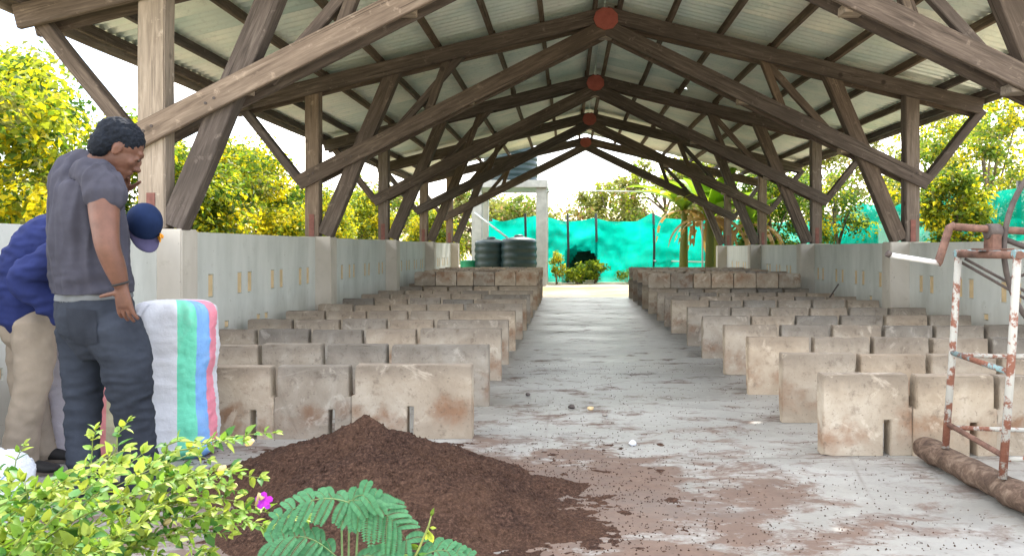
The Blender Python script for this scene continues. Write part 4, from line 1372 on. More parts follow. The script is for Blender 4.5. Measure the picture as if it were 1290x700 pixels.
class Body:
    def __init__(s):
        s.bm = bmesh.new()
    def loft(s, pts, ref=(1, 0, 0), n=20):
        """pts: (vector, r_along_ref, r_other)"""
        rows = cr_interp([(p[0].x, p[0].y, p[0].z, p[1], p[2]) for p in pts])
        ref = Vector(ref).normalized()
        P = [Vector(r[:3]) for r in rows]
        rings = []
        t0 = (P[1] - P[0]).normalized(); t1 = (P[-1] - P[-2]).normalized()
        ext = [(P[0] - t0 * min(rows[0][3], rows[0][4]) * 0.7, rows[0][3] * .55, rows[0][4] * .55, t0)]
        for i, p in enumerate(P):
            t = (P[min(i + 1, len(P) - 1)] - P[max(i - 1, 0)]).normalized()
            ext.append((p, rows[i][3], rows[i][4], t))
        ext.append((P[-1] + t1 * min(rows[-1][3], rows[-1][4]) * 0.7, rows[-1][3] * .55, rows[-1][4] * .55, t1))
        for p, a, c, t in ext:
            u = ref - t * ref.dot(t)
            if u.length < 1e-3: u = t.orthogonal()
            u.normalize(); v = t.cross(u)
            rings.append([s.bm.verts.new(p + u * (max(a, .002) * math.cos(2 * math.pi * k / n)) + v * (max(c, .002) * math.sin(2 * math.pi * k / n))) for k in range(n)])
        for a, c in zip(rings, rings[1:]):
            for k in range(n):
                s.bm.faces.new((a[k], a[(k + 1) % n], c[(k + 1) % n], c[k]))
        s.bm.faces.new(list(reversed(rings[0]))); s.bm.faces.new(rings[-1])
    def ell(s, c, axes, radii, sub=3):
        r = bmesh.ops.create_icosphere(s.bm, subdivisions=sub, radius=1)
        m = Matrix(axes).transposed()
        for v in r['verts']:
            q = v.co
            v.co = Vector(c) + m @ Vector((q.x * radii[0], q.y * radii[1], q.z * radii[2]))
    def build(s, name, mat, parent, inv, voxel=0.008, smooth=4, disp=None, post=None):
        me = bpy.data.meshes.new(name)
        bmesh.ops.recalc_face_normals(s.bm, faces=s.bm.faces[:])
        s.bm.to_mesh(me); s.bm.free()
        o = bpy.data.objects.new(name, me); COL.objects.link(o)
        md = o.modifiers.new('r', 'REMESH'); md.mode = 'VOXEL'; md.voxel_size = voxel
        ms = o.modifiers.new('s', 'SMOOTH'); ms.iterations = smooth; ms.factor = 0.5
        dg = bpy.context.evaluated_depsgraph_get()
        me2 = bpy.data.meshes.new_from_object(o.evaluated_get(dg))
        o.modifiers.clear(); o.data = me2; bpy.data.meshes.remove(me)
        me2.name = name
        bm = bmesh.new(); bm.from_mesh(me2)
        if disp:
            bm.normal_update()
            mv = [(v, disp(v.co, v.normal)) for v in bm.verts]
            for v, d in mv: v.co += v.normal * d
        if post: post(bm)
        for f in bm.faces: f.smooth = True
        bm.to_mesh(me2); bm.free()
        me2.materials.clear(); me2.materials.append(mat)
        o.parent = parent; o.matrix_parent_inverse = inv
        return o

def hand(B, w_, d, nrm, size=1.0, curl=0.4, thumb_dir=None, spread=0.12, thumb_len=0.055, side_sign=1):
    d = d.normalized(); nrm = (nrm - d * nrm.dot(d)).normalized(); s = d.cross(nrm) * side_sign
    z = size
    B.loft([(w_ - d * 0.02, 0.028 * z, 0.022 * z), (w_ + d * 0.02 * z, 0.034 * z, 0.018 * z), (w_ + d * 0.06 * z, 0.042 * z, 0.016 * z), (w_ + d * 0.088 * z, 0.041 * z, 0.013 * z)], ref=s, n=16)
    for k, (off, L) in enumerate(((0.031, 0.072), (0.0105, 0.082), (-0.0105, 0.076), (-0.031, 0.060))):
        p = w_ + d * 0.082 * z + s * off * z
        dd = (d + s * off * spread * 20).normalized(); a = 0.0
        pts = [(p - d * 0.02, 0.010 * z, 0.010 * z)]
        for seg, fr in enumerate((0.45, 0.3, 0.25)):
            a += curl * (0.7 + 0.15 * seg + 0.06 * k)
            q = dd * math.cos(a) + nrm * math.sin(a)
            p = p + q * L * fr * z
            pts.append((p.copy(), (0.0092 - 0.0008 * seg) * z, (0.0088 - 0.0008 * seg) * z))
        B.loft(pts, ref=s, n=10)
    td = (thumb_dir or (s * 0.75 + d * 0.6 + nrm * 0.25)).normalized()
    p = w_ + d * 0.03 * z + s * 0.022 * z
    pts = [(p, 0.016 * z, 0.014 * z)]
    p = p + td * 0.035 * z; pts.append((p.copy(), 0.0125 * z, 0.012 * z))
    p = p + (td + d * 0.15).normalized() * thumb_len * 0.55 * z; pts.append((p.copy(), 0.0105 * z, 0.010 * z))
    p = p + (td + d * 0.2).normalized() * thumb_len * 0.5 * z; pts.append((p.copy(), 0.0085 * z, 0.008 * z))
    B.loft(pts, ref=nrm, n=10)

def head_axes(f, p):
    F = f * math.cos(p) - Vector((0, 0, 1)) * math.sin(p)
    U = f * math.sin(p) + Vector((0, 0, 1)) * math.cos(p)
    return F.normalized(), U.normalized(), F.cross(U).normalized()

def add_head(B, c, F, U, Rr, k=1.0):
    A = (Rr, F, U)
    def P(r, f, u): return c + (Rr * r + F * f + U * u) * k
    def E(r, f, u, a, b_, d): B.ell(P(r, f, u), A, (a * k, b_ * k, d * k))
    E(0, -0.012, 0.02, .074, .094, .086)      # cranium
    E(0, 0.022, -0.03, .062, .070, .078)      # face
    E(0, 0.038, -0.078, .045, .050, .036)     # jaw
    E(0, 0.066, -0.098, .023, .022, .018)     # chin
    E(0, 0.074, 0.018, .046, .020, .018)      # brow
    for s_ in (-1, 1):
        E(s_ * .036, 0.062, -0.032, .022, .020, .022)   # cheekbones
        E(s_ * .030, 0.078, -0.004, .014, .010, .008)   # lids
        E(s_ * .074, -0.008, -0.018, .008, .019, .031)  # ears
        E(s_ * .080, -0.016, -0.010, .006, .012, .020)
        E(s_ * .013, 0.098, -0.047, .009, .010, .008)   # nostrils
    E(0, 0.092, -0.022, .010, .013, .026)     # nose bridge
    E(0, 0.106, -0.042, .014, .014, .012)     # nose tip
    E(0, 0.088, -0.068, .026, .013, .008)     # lips
    E(0, 0.085, -0.080, .023, .013, .009)
    return P

def fold(scale, amp, stretch=(1, 1, 1), seed=0):
    def f_(co, n):
        q = Vector((co.x * stretch[0], co.y * stretch[1], co.z * stretch[2])) * scale + Vector((seed, 0, 0))
        return amp * (1 - 2 * abs(noise.noise(q)) ) * 0.6 + amp * 0.5 * noise.noise(q * 2.3)
    return f_

def shoe(name, heel, d, mat, parent, inv, L=0.28):
    d = Vector(d).normalized(); s = Vector((-d.y, d.x, 0)); z = Vector((0, 0, 1))
    B = Body()
    B.loft([(heel + z * 0.05, 0.034, 0.042), (heel + d * 0.07 + z * 0.05, 0.038, 0.044), (heel + d * 0.15 + z * 0.042, 0.044, 0.034), (heel + d * (L - 0.07) + z * 0.034, 0.048, 0.026), (heel + d * (L - 0.03) + z * 0.03, 0.038, 0.020)], ref=s)
    B.loft([(heel + d * 0.03 + z * 0.06, 0.042, 0.046), (heel + d * 0.035 + z * 0.11, 0.040, 0.046)], ref=s)
    def post(bm):
        for v in bm.verts:
            if v.co.z < 0.014: v.co.z = 0.014
    o = B.build('shoe', mat, parent, inv, 0.007, 3, post=post)
    mb = MB(); n = 28; top = []; 
    for i in range(n):
        a = 2 * math.pi * i / n
        x = math.cos(a); y = math.sin(a)
        p = heel + d * (L * 0.5 - 0.035 + x * (L * 0.5 + 0.004)) + s * y * (0.046 + 0.008 * x)
        top.append((p.x, p.y))
    vs_ = [(x, y, 0.003) for x, y in top] + [(x, y, 0.022) for x, y in top]
    mb.add(vs_, [tuple(reversed(range(n))), tuple(range(n, 2 * n))] + [(i, (i + 1) % n, n + (i + 1) % n, n + i) for i in range(n)])
    so = mb.build('sole', M['sole'], o)
    so.matrix_parent_inverse = o.matrix_world.inverted() @ Matrix.Identity(4) if False else (inv @ Matrix.Identity(4)).copy()
    so.matrix_parent_inverse = (parent.matrix_world @ inv).inverted() if False else Matrix.Identity(4)
    return o

def eyes(P, root, inv, k=1.0):
    for s_ in (-1, 1):
        bm = bmesh.new(); bmesh.ops.create_uvsphere(bm, u_segments=12, v_segments=8, radius=0.0075 * k)
        for v in bm.verts: v.co += P(s_ * 0.031, 0.085, -0.007)
        me = bpy.data.meshes.new('eye'); bm.to_mesh(me); bm.free(); me.materials.append(M['eye'])
        for p_ in me.polygons: p_.use_smooth = True
        o = bpy.data.objects.new('eye', me); link(o, root); o.matrix_parent_inverse = inv

# ---- the man in the grey t-shirt, seen from behind his right side, head bowed
root = empty('person', (-2.3, 3.62, 0))
tag(root, 'man in grey t-shirt and faded black jeans, hand on hip, looking down', 'person', 'two men at the sacks')
INV = Matrix.Translation(-Vector(root.location))
f1 = Vector((0.77, 0.64, 0)); r1 = Vector((0.64, -0.77, 0))
fh = Vector((0.84, 0.54, 0))
F, U, Rr = head_axes(fh, R(33))
hc = at(152, 187, 3.66)
K = 1.10
B = Body()
hipL = at(104, 405, 3.70); hipR = at(142, 405, 3.58)
knL = at(105, 500, 3.66); knR = at(164, 492, 3.60)
anL = Vector((at(106, 590, 3.58).x, 3.58, 0.12)); anR = Vector((at(176, 590, 3.66).x, 3.66, 0.12))
PH = add_head(B, hc, F, U, Rr, K)
B.loft([(at(108, 216, 3.64), .085, .075), (at(122, 206, 3.64), .066, .064), (at(140, 196, 3.655), .060, .062)], ref=r1)
B.loft([(at(120, 400, 3.64), .17, .13), (at(114, 350, 3.65), .16, .13), (at(112, 285, 3.65), .18, .12), (at(106, 240, 3.65), .19, .10), (at(106, 222, 3.65), .12, .08)], ref=r1)
for hp, kn, an in ((hipL, knL, anL), (hipR, knR, anR)):
    B.loft([(hp, .085, .085), (kn, .055, .058), (kn.lerp(an, 0.35), .050, .052), (an, .036, .040), (an - Vector((0, 0, .05)), .035, .04)], ref=r1)
shR = at(130, 232, 3.50); elR = at(136, 312, 3.38); wrR = at(153, 360, 3.415)
B.loft([(shR, .066, .066), (at(131, 262, 3.45), .064, .062), (at(133, 290, 3.405), .056, .054), (elR, .050, .050), (at(145, 337, 3.395), .045, .041), (wrR, .031, .027)], ref=f1)
hand(B, wrR, Vector((0.10, 0.05, -1)), Vector((0.25, 0.95, 0)), 1.06, 0.22, spread=0.30, thumb_dir=Vector((-1, 0.12, -0.02)), thumb_len=0.085, side_sign=1)
shL = at(80, 232, 3.80); elL = at(128, 300, 3.98); haL = at(152, 246, 3.85)
B.loft([(shL, .06, .06), (at(104, 275, 3.92), .055, .05), (elL, .045, .045), (at(142, 272, 3.93), .04, .036), (haL, .028, .025)], ref=r1)
hand(B, haL, Vector((0.22, -0.30, 0.9)), Vector((0.35, -0.9, -0.2)), 1.0, 0.75)
B.build('body', M['skin'], root, INV, 0.005, 3)
eyes(PH, root, INV, K)
# hair
B = Body()
B.ell(PH(0, -0.026, 0.040), (Rr, F, U), (.083 * K, .100 * K, .085 * K), 4)
B.ell(PH(0, -0.062, -0.012), (Rr, F, U), (.075 * K, .058 * K, .078 * K), 4)
def curl(co, n):
    q = co * 62
    return 0.0055 * noise.noise(q) + 0.004 * noise.noise(co * 130) + 0.004 * noise.noise(co * 20)
B.build('hair', M['hair'], root, INV, 0.005, 1, disp=curl)
# t-shirt
B = Body()
B.loft([(at(118, 374, 3.64), .196, .158), (at(116, 352, 3.645), .198, .160), (at(113, 315, 3.65), .206, .160), (at(110, 280, 3.65), .222, .155), (at(106, 250, 3.65), .215, .142), (at(103, 232, 3.65), .195, .125), (at(106, 219, 3.645), .145, .105), (at(113, 210, 3.642), .088, .082), (at(118, 206, 3.642), .078, .074)], ref=r1, n=32)
B.loft([(at(112, 219, 3.57), .072, .070), (at(126, 227, 3.51), .072, .072), (at(131, 238, 3.485), .074, .073), (at(132.5, 249, 3.465), .076, .073)], ref=f1)
B.loft([(at(95, 220, 3.72), .070, .068), (at(84, 232, 3.79), .068, .068), (at(92, 256, 3.86), .066, .064)], ref=f1)
fa = fold(8.5, 0.026, (1.5, 1.5, 0.30), 3); fb = fold(10, 0.009, (0.5, 0.5, 1.9), 8)
def tshirt(co, n):
    lowm = max(0, min(1, (1.2 - co.z) / 0.2))
    d = fa(co, n) * (0.65 + 0.35 * (1 - lowm)) + fb(co, n) * (0.35 + lowm)
    return d
def hem(bm):
    zc_ = at(0, 368, 3.64).z
    for v in bm.verts:
        if v.co.z < zc_: v.co.z = zc_ - 0.002
B.build('t_shirt', M['shirt'], root, INV, 0.007, 8, disp=tshirt, post=hem)
# jeans
B = Body()
B.loft([(at(118, 362, 3.645), .192, .152), (at(118, 372, 3.645), .190, .152), (at(120, 392, 3.64), .198, .166), (at(123, 412, 3.64), .192, .158), (at(124, 428, 3.64), .165, .125)], ref=r1, n=28)
B.loft([(hipL + Vector((0, 0, -.03)), .115, .115), (at(106, 450, 3.69), .092, .098), (knL, .074, .078), (at(104, 545, 3.63), .066, .070), (Vector((anL.x, anL.y, .16)), .060, .064), (Vector((anL.x, anL.y, .075)), .064, .072)], ref=r1)
B.loft([(hipR + Vector((0, 0, -.03)), .130, .125), (at(158, 450, 3.59), .112, .112), (knR, .088, .090), (at(171, 535, 3.63), .078, .078), (Vector((anR.x, anR.y, .16)), .076, .078), (Vector((anR.x, anR.y, .075)), .076, .082)], ref=r1)
fc = fold(8, 0.013, (0.7, 0.7, 2.0), 1); fd = fold(18, 0.0025, (1, 1, 1.6), 4)
def jeans(co, n):
    zk = abs(co.z - 0.50); near_knee = math.exp(-(zk / 0.16) ** 2); an_ = max(0, min(1, (0.30 - co.z) / 0.2))
    return fc(co, n) * (0.45 + 0.9 * near_knee + 0.9 * an_) + fd(co, n)
oj = B.build('jeans', M['jeans'], root, INV, 0.008, 3, disp=jeans)
# hip pocket, stitched on the seat of the jeans
dg_ = bpy.context.evaluated_depsgraph_get(); dg_.update()
def on_jeans(px, py, lift=0.004):
    o_ = Vector((0, 0, 1.2)); q_ = at(px, py, 3.64) + Vector((0.25, -0.6, 0.05))
    d_ = (at(px, py, 3.64) - q_).normalized()
    inv_ = oj.matrix_world.inverted()
    ok, loc_, n_, _i = oj.ray_cast(inv_ @ q_, d_)
    return (oj.matrix_world @ loc_ + n_ * lift) if ok else at(px, py, 3.5)
bpy.context.view_layer.update()
vs_ = []; fs = []
for i in range(9):
    for j in range(9):
        u, v = i / 8, j / 8
        px = 96 + 34 * u + 4 * v; py = 388 + 38 * v * (1 - 0.0 * u) + 3 * u + (6 * (1 - abs(2 * u - 1)) * v)
        vs_.append(on_jeans(px, py, 0.005))
for i in range(8):
    for j in range(8):
        a = i * 9 + j; fs.append((a, a + 9, a + 10, a + 1))
b = MB(); b.add(vs_, fs, 0, True)
o = b.build('pocket', M['jeans_dark'], root); o.matrix_parent_inverse = INV
# belt shows below the shirt at the back, and the hip pocket
B = Body()
B.loft([(at(118.5, 368, 3.645), .198, .160), (at(119, 376, 3.645), .202, .165)], ref=r1, n=28)
def cutb(bm):
    za, zb = at(0, 378, 3.64).z, at(0, 366, 3.64).z
    dl = [v for v in bm.verts if v.co.z < za - 0.002 or v.co.z > zb]
    bmesh.ops.delete(bm, geom=dl, context='VERTS')
B.build('belt', M['belt'], root, INV, 0.008, 2, post=cutb)
ho = Vector((anL.x, anL.y, 0)) - f1 * 0.06
shoe('shoe', ho, f1, M['black_fabric'], root, INV)
ho = Vector((anR.x, anR.y, 0)) - f1 * 0.06
shoe('shoe', ho, Vector((0.95, 0.3, 0)), M['black_fabric'], root, INV)
bb = MB()
wd = (wrR - at(146, 338, 3.40)).normalized()
wp = wrR - wd * 0.012
u_ = wd.orthogonal().normalized(); v_ = wd.cross(u_)
bb.tube([wp + (u_ * math.cos(2 * math.pi * i / 24) + v_ * math.sin(2 * math.pi * i / 24)) * 0.034 for i in range(25)], 0.005, 6)
wb = bb.build('wristband', M['black_fabric'], root); wb.matrix_parent_inverse = INV

# ---- the man in the navy jacket and cap, stooping over the sacks
root = empty('person', (-3.0, 4.12, 0))
tag(root, 'stooping man in navy jacket, navy cap and khaki trousers, behind the other man', 'person', 'two men at the sacks')
INV = Matrix.Translation(-Vector(root.location))
Y2 = 4.08
f2 = Vector((0.97, 0.10, 0)).normalized(); r2 = Vector((f2.y, -f2.x, 0))
F, U, Rr = head_axes(Vector((0.72, -0.69, 0)), R(58))
hc = at(181, 284, Y2)
B = Body()
PH = add_head(B, hc, F, U, Rr, 0.98)
B.loft([(at(130, 290, Y2), .09, .08), (at(150, 288, Y2), .062, .06), (at(168, 286, Y2), .058, .058)], ref=r2)
B.loft([(at(40, 388, Y2), .15, .12), (at(50, 335, Y2), .15, .12), (at(80, 300, Y2), .17, .12), (at(125, 290, Y2), .16, .10)], ref=r2)
hR, hL = at(44, 398, Y2 - 0.09), at(36, 398, Y2 + 0.09)
kR, kL = at(42, 475, Y2 - 0.10), at(34, 475, Y2 + 0.12)
aR, aL = at(23, 560, Y2 - 0.08), at(50, 560, Y2 + 0.16); aR.z = aL.z = 0.12
for hp, kn, an in ((hR, kR, aR), (hL, kL, aL)):
    B.loft([(hp, .085, .085), (kn, .055, .058), (an, .036, .040), (an - Vector((0, 0, .05)), .035, .04)], ref=r2)
sR, eR, wR = at(112, 300, Y2 - 0.19), at(34, 350, Y2 - 0.24), at(78, 398, Y2 - 0.20)
B.loft([(sR, .05, .05), (eR, .04, .04), (wR, .028, .025)], ref=r2)
hand(B, wR, Vector((0.9, 0.1, -0.4)), Vector((0, 0.9, -0.4)), 1.0, 0.3)
sL, eL, wL = at(122, 300, Y2 + 0.19), at(145, 345, Y2 + 0.22), at(150, 376, Y2 + 0.16)
B.loft([(sL, .05, .05), (eL, .04, .04), (wL, .028, .025)], ref=r2)
hand(B, wL, Vector((0.3, 0.0, -0.95)), Vector((-0.9, 0.0, -0.3)), 1.0, 0.4)
B.build('body', M['skin'], root, INV, 0.0075, 3)
eyes(PH, root, INV, 0.98)
B = Body()
B.loft([(at(42, 404, Y2), .185, .150), (at(42, 378, Y2), .195, .160), (at(48, 345, Y2), .200, .165), (at(62, 315, Y2), .21, .160), (at(92, 297, Y2), .215, .150), (at(125, 291, Y2), .180, .120), (at(140, 290, Y2), .10, .08)], ref=r2, n=28)
B.loft([(sR, .095, .09), (sR.lerp(eR, .5), .088, .085), (eR, .078, .076), (eR.lerp(wR, .5), .068, .066), (wR, .055, .052)], ref=r2)
B.loft([(sL, .085, .08), (sL.lerp(eL, .5), .075, .072), (eL, .068, .066), (wL, .050, .048)], ref=r2)
fj = fold(7, 0.020, (0.8, 0.8, 2.2), 12)
B.build('jacket', M['jacket'], root, INV, 0.009, 2, disp=lambda c, n: fj(c, n) + fd(c, n))
B = Body()
B.loft([(at(40, 380, Y2), .16, .14), (at(40, 402, Y2), .175, .15), (at(40, 425, Y2), .15, .12)], ref=r2, n=24)
B.loft([(hR + Vector((0, 0, -.03)), .105, .105), (kR, .085, .085), (kR.lerp(aR, .6), .078, .078), (Vector((aR.x, aR.y, .05)), .082, .088)], ref=r2)
B.loft([(hL + Vector((0, 0, -.03)), .105, .105), (kL, .085, .085), (kL.lerp(aL, .6), .078, .078), (Vector((aL.x, aL.y, .05)), .082, .088)], ref=r2)
fk = fold(9, 0.009, (0.9, 0.9, 1.1), 22)
B.build('trousers', M['khaki'], root, INV, 0.009, 3, disp=fk)
for an in (aR, aL):
    shoe('shoe', Vector((an.x, an.y, 0)) - f2 * 0.06, f2, M['black_fabric'], root, INV)
# cap: dome, brim, stitched patch
def cap_P(r, f_, u): return hc + (Rr * r + F * f_ + U * u)
vs_ = []; fs = []
n1, n2 = 36, 14
for j in range(n2 + 1):
    ph = (j / n2) * math.pi / 2
    for i in range(n1):
        a = 2 * math.pi * i / n1
        seam = 1 - 0.012 * (abs(math.cos(3 * a)) < 0.12)
        rr_ = math.cos(ph) ** 0.8
        vs_.append(tuple(cap_P(0.089 * math.cos(a) * rr_ * seam, -0.008 + 0.108 * math.sin(a) * rr_ * seam, 0.012 + 0.104 * math.sin(ph))))
for j in range(n2):
    for i in range(n1):
        a = j * n1 + i; c = j * n1 + (i + 1) % n1
        fs.append((a, c, c + n1, a + n1))
b = MB(); b.add(vs_, fs, 0, True)
o = b.build('cap', M['cap'], root); o.matrix_parent_inverse = INV; cap_o = o
b = MB(); vs_ = []; fs = []
for lay in (0.0, -0.004):
    for i in range(17):
        a = math.pi * i / 16
        for j in range(7):
            t = j / 6
            r0 = 0.086; x = r0 * math.cos(a); y0 = 0.100 * math.sin(a) - 0.012
            y = y0 + t * 0.085 * math.sin(a) ** 0.5
            vs_.append(tuple(cap_P(x * (1 - 0.12 * t), y, 0.016 + lay - 0.022 * (x / 0.086) ** 2 - 0.012 * t)))
for L_ in (0, 1):
    for i in range(16):
        for j in range(6):
            a = L_ * 119 + i * 7 + j
            q = (a, a + 1, a + 8, a + 7)
            fs.append(q if L_ == 0 else tuple(reversed(q)))
for i in range(16):
    a = i * 7 + 6; fs.append((a, a + 119, a + 126, a + 7))
b.add(vs_, fs, 0, True)
o = b.build('brim', M['brim'], root); o.matrix_parent_inverse = INV
b = MB()
for k in range(9):
    c = cap_P(-0.060 + 0.006 * math.sin(k * 2.1), 0.092 + 0.010 * math.cos(k * 1.7), 0.02 + 0.004 * k - 0.01)
    b.tube([c - F * 0.012, c + U * 0.006, c + F * 0.012], [0.004, 0.006, 0.003], 6)
o = b.build('embroidered_patch', M['orange'], root); o.matrix_parent_inverse = INV

# ------------------------------------------------------------------ foreground bush
root = empty('leafy_bush', (-1.45, 1.55, -0.06))
tag(root, 'lime green leafy bush with one purple flower filling the lower left corner', 'bush')
RI = Matrix.Translation(-Vector(root.location))
rb_ = random.Random(11)
stems = MB(); LP = []; LN = []; LT = []; LS = []; LM = []
heads = []
def sprig(p0, p1, arch, leafy=0.25, step=0.030, ls=0.047, mats=(0, 1, 2), w=(0.5, 0.33, 0.17), r0=0.004):
    p0 = Vector(p0); p1 = Vector(p1)
    n = max(6, int((p1 - p0).length / step))
    prev = None; pts = []
    s_ = rb_.random() * 30
    for i in range(n + 1):
        t = i / n
        q = p0.lerp(p1, t) + Vector((0, 0, arch * math.sin(math.pi * t) )) + Vector((noise.noise(Vector((t * 3, s_, 0))), noise.noise(Vector((t * 3, s_, 5))), noise.noise(Vector((t * 3, s_, 9))))) * 0.04 * math.sin(math.pi * min(1, t * 1.2))
        pts.append(q)
    stems.tube(pts, [r0 * (1 - 0.75 * i / n) for i in range(n + 1)], 5)
    for i in range(1, n + 1):
        t = i / n
        if t < leafy: continue
        tg = (pts[i] - pts[i - 1]).normalized()
        side = tg.cross(Vector((0, 0, 1)))
        if side.length < 0.1: side = Vector((1, 0, 0))
        side.normalize()
        if i % 2: side = (side * 0.35 + side.cross(tg) * 0.9).normalized()
        for s in (-1, 1):
            T = (side * s * rb_.uniform(0.7, 1.1) + tg * rb_.uniform(0.35, 0.9) + Vector((0, 0, rb_.uniform(-0.35, 0.45)))).normalized()
            N = (Vector((0, 0, 1)) + Vector((rb_.uniform(-.7, .7), rb_.uniform(-.9, .3), 0))).normalized()
            LP.append(pts[i]); LN.append(N); LT.append(T)
            LS.append(ls * rb_.uniform(0.65, 1.2) * (1.0 if t < 0.85 else 0.75))
            LM.append(rb_.choices(mats, w)[0])
    heads.append(pts[-1])
    # terminal leaves
    tg = (pts[-1] - pts[-3]).normalized()
    for k in range(3):
        LP.append(pts[-1]); LN.append(Vector((rb_.uniform(-.4, .4), -0.5, 1)).normalized()); LT.append((tg + Vector((rb_.uniform(-.5, .5), rb_.uniform(-.5, .5), rb_.uniform(-.2, .5)))).normalized()); LS.append(ls * 0.65); LM.append(1)
def outline(px):
    # top of the bush as the photo shows it
    xs_ = [0, 20, 60, 90, 140, 165, 185, 215, 250, 275, 300]
    ys_ = [575, 568, 590, 600, 575, 545, 575, 590, 590, 570, 585]
    return float(np.interp(px, xs_, ys_))
for k in range(85):
    px = rb_.uniform(-50, 300)
    top = outline(max(0, min(300, px)))
    py = top + (rb_.random() ** 1.3) * (760 - top)
    if px > 200 and py > 610 and rb_.random() < 0.55: continue
    Y = rb_.uniform(1.45, 2.05)
    tip = at(px, py + 4, Y)
    bx = -1.5 + rb_.uniform(-0.35, 0.45); by = 1.4 + rb_.uniform(-0.25, 0.35)
    sprig((bx, by, -0.06), tip, rb_.uniform(0.05, 0.18), 0.30)
# named shoots the photo shows reaching out to the right
Yb = 1.85
for (a, c, arch, ls) in [((120, 690), (384, 652), 0.05, 0.040), ((150, 640), (326, 601), 0.04, 0.042), ((160, 650), (322, 636), 0.03, 0.036), ((170, 600), (345, 545), 0.03, 0.036), ((120, 640), (160, 532), 0.03, 0.036), ((180, 600), (262, 578), 0.03, 0.038),
                         ((100, 720), (330, 662), 0.04, 0.042), ((60, 720), (250, 690), 0.05, 0.042), ((0, 640), (30, 562), 0.02, 0.036), ((190, 640), (300, 618), 0.03, 0.038)]:
    sprig(at(a[0], a[1], Yb), at(c[0], c[1], Yb + 0.03), arch, 0.05, 0.024, ls, r0=0.0028)
    sprig(at(a[0] - 10, a[1] + 6, Yb), at(c[0] - 40, c[1] + 10, Yb - 0.05), arch, 0.05, 0.024, ls, r0=0.0028)
o = stems.build('stems', M['greenstem'], root); o.matrix_parent_inverse = RI
def leaf_cloud(name, LP, LN, LT, LS, LM, mats, parent, inv, asp=0.56):
    P = np.array([tuple(p) for p in LP]); N = np.array([tuple(p) for p in LN]); T = np.array([tuple(p) for p in LT])
    S = np.array(LS)[:, None]
    B_ = np.cross(N, T); B_ /= np.linalg.norm(B_, axis=1, keepdims=True) + 1e-9
    N = np.cross(T, B_)
    rows = [(0.0, 0.0, 0.0), (0.16, 0.0, 0), (0.20, 0.30, 0.05), (0.45, 0.50, 0.06), (0.75, 0.32, 0.0), (1.0, 0.0, -0.12)]
    curl_ = rng.uniform(0.0, 0.25, size=(len(P), 1))
    def pt(u, w_, h): return P + T * S * u + B_ * S * asp * w_ + N * S * (h - curl_ * u * u)
    cols = [pt(0, 0, 0), pt(0.15, 0, 0), pt(0.45, 0, -0.04), pt(0.75, 0, -0.05), pt(1.0, 0, -0.10)]
    Lf = [pt(0.24, 0.36, 0.06), pt(0.48, 0.50, 0.07), pt(0.76, 0.30, 0.02)]
    Rt = [pt(0.24, -0.36, 0.06), pt(0.48, -0.50, 0.07), pt(0.76, -0.30, 0.02)]
    V = np.stack(cols + Lf + Rt, 1).reshape(-1, 3)
    q = [(1, 2, 5), (2, 6, 5), (2, 3, 6), (3, 7, 6), (3, 4, 7), (1, 8, 2), (2, 8, 9), (2, 9, 3), (3, 9, 10), (3, 10, 4), (0, 5, 1), (0, 1, 8)]
    i = np.arange(len(P))[:, None, None] * 11
    Fc = (i + np.array(q)[None]).reshape(-1, 3)
    o = npmesh(name, V, Fc, np.repeat(np.array(LM), len(q)), mats, parent, smooth=True)
    o.matrix_parent_inverse = inv
    return o
leaf_cloud('leaves', LP, LN, LT, LS, LM, [M['leaf_bush'], M['leaf_bush2'], M['leaf_bush3']], root, RI)
# cream buds and the purple flower
for (px, py) in [(279, 590), (293, 613), (210, 657), (186, 645), (314, 557), (120, 693), (150, 618)]:
    c = at(px, py, 1.84)
    b = MB(); b.tube([c - Vector((0.008, 0, 0.006)), c, c + Vector((0.010, 0.0, 0.006))], [0.004, 0.0085, 0.004], 8)
    o = b.build('bud', M['cream'], root); o.matrix_parent_inverse = RI
c = at(333, 630, 1.86)
b = MB()
for k in range(5):
    a = 2 * math.pi * k / 5 + 0.3
    d = Vector((math.cos(a), -0.25, math.sin(a))); s = Vector((-math.sin(a), 0, math.cos(a)))
    b.add([c, c + d * 0.010 + s * 0.008, c + d * 0.020 + s * 0.007 + Vector((0, 0.002, 0)), c + d * 0.023 + Vector((0, 0.004, 0)), c + d * 0.020 - s * 0.007 + Vector((0, 0.002, 0)), c + d * 0.010 - s * 0.008], [(0, 1, 2, 3), (0, 3, 4, 5)])
o = b.build('flower', M['petal'], root); o.matrix_parent_inverse = RI
b = MB(); b.tube([at(322, 636, 1.86), at(327, 622, 1.86), at(331, 628, 1.86)], [0.003, 0.006, 0.008], 8)
o = b.build('flower_tube', M['cream'], root); o.matrix_parent_inverse = RI

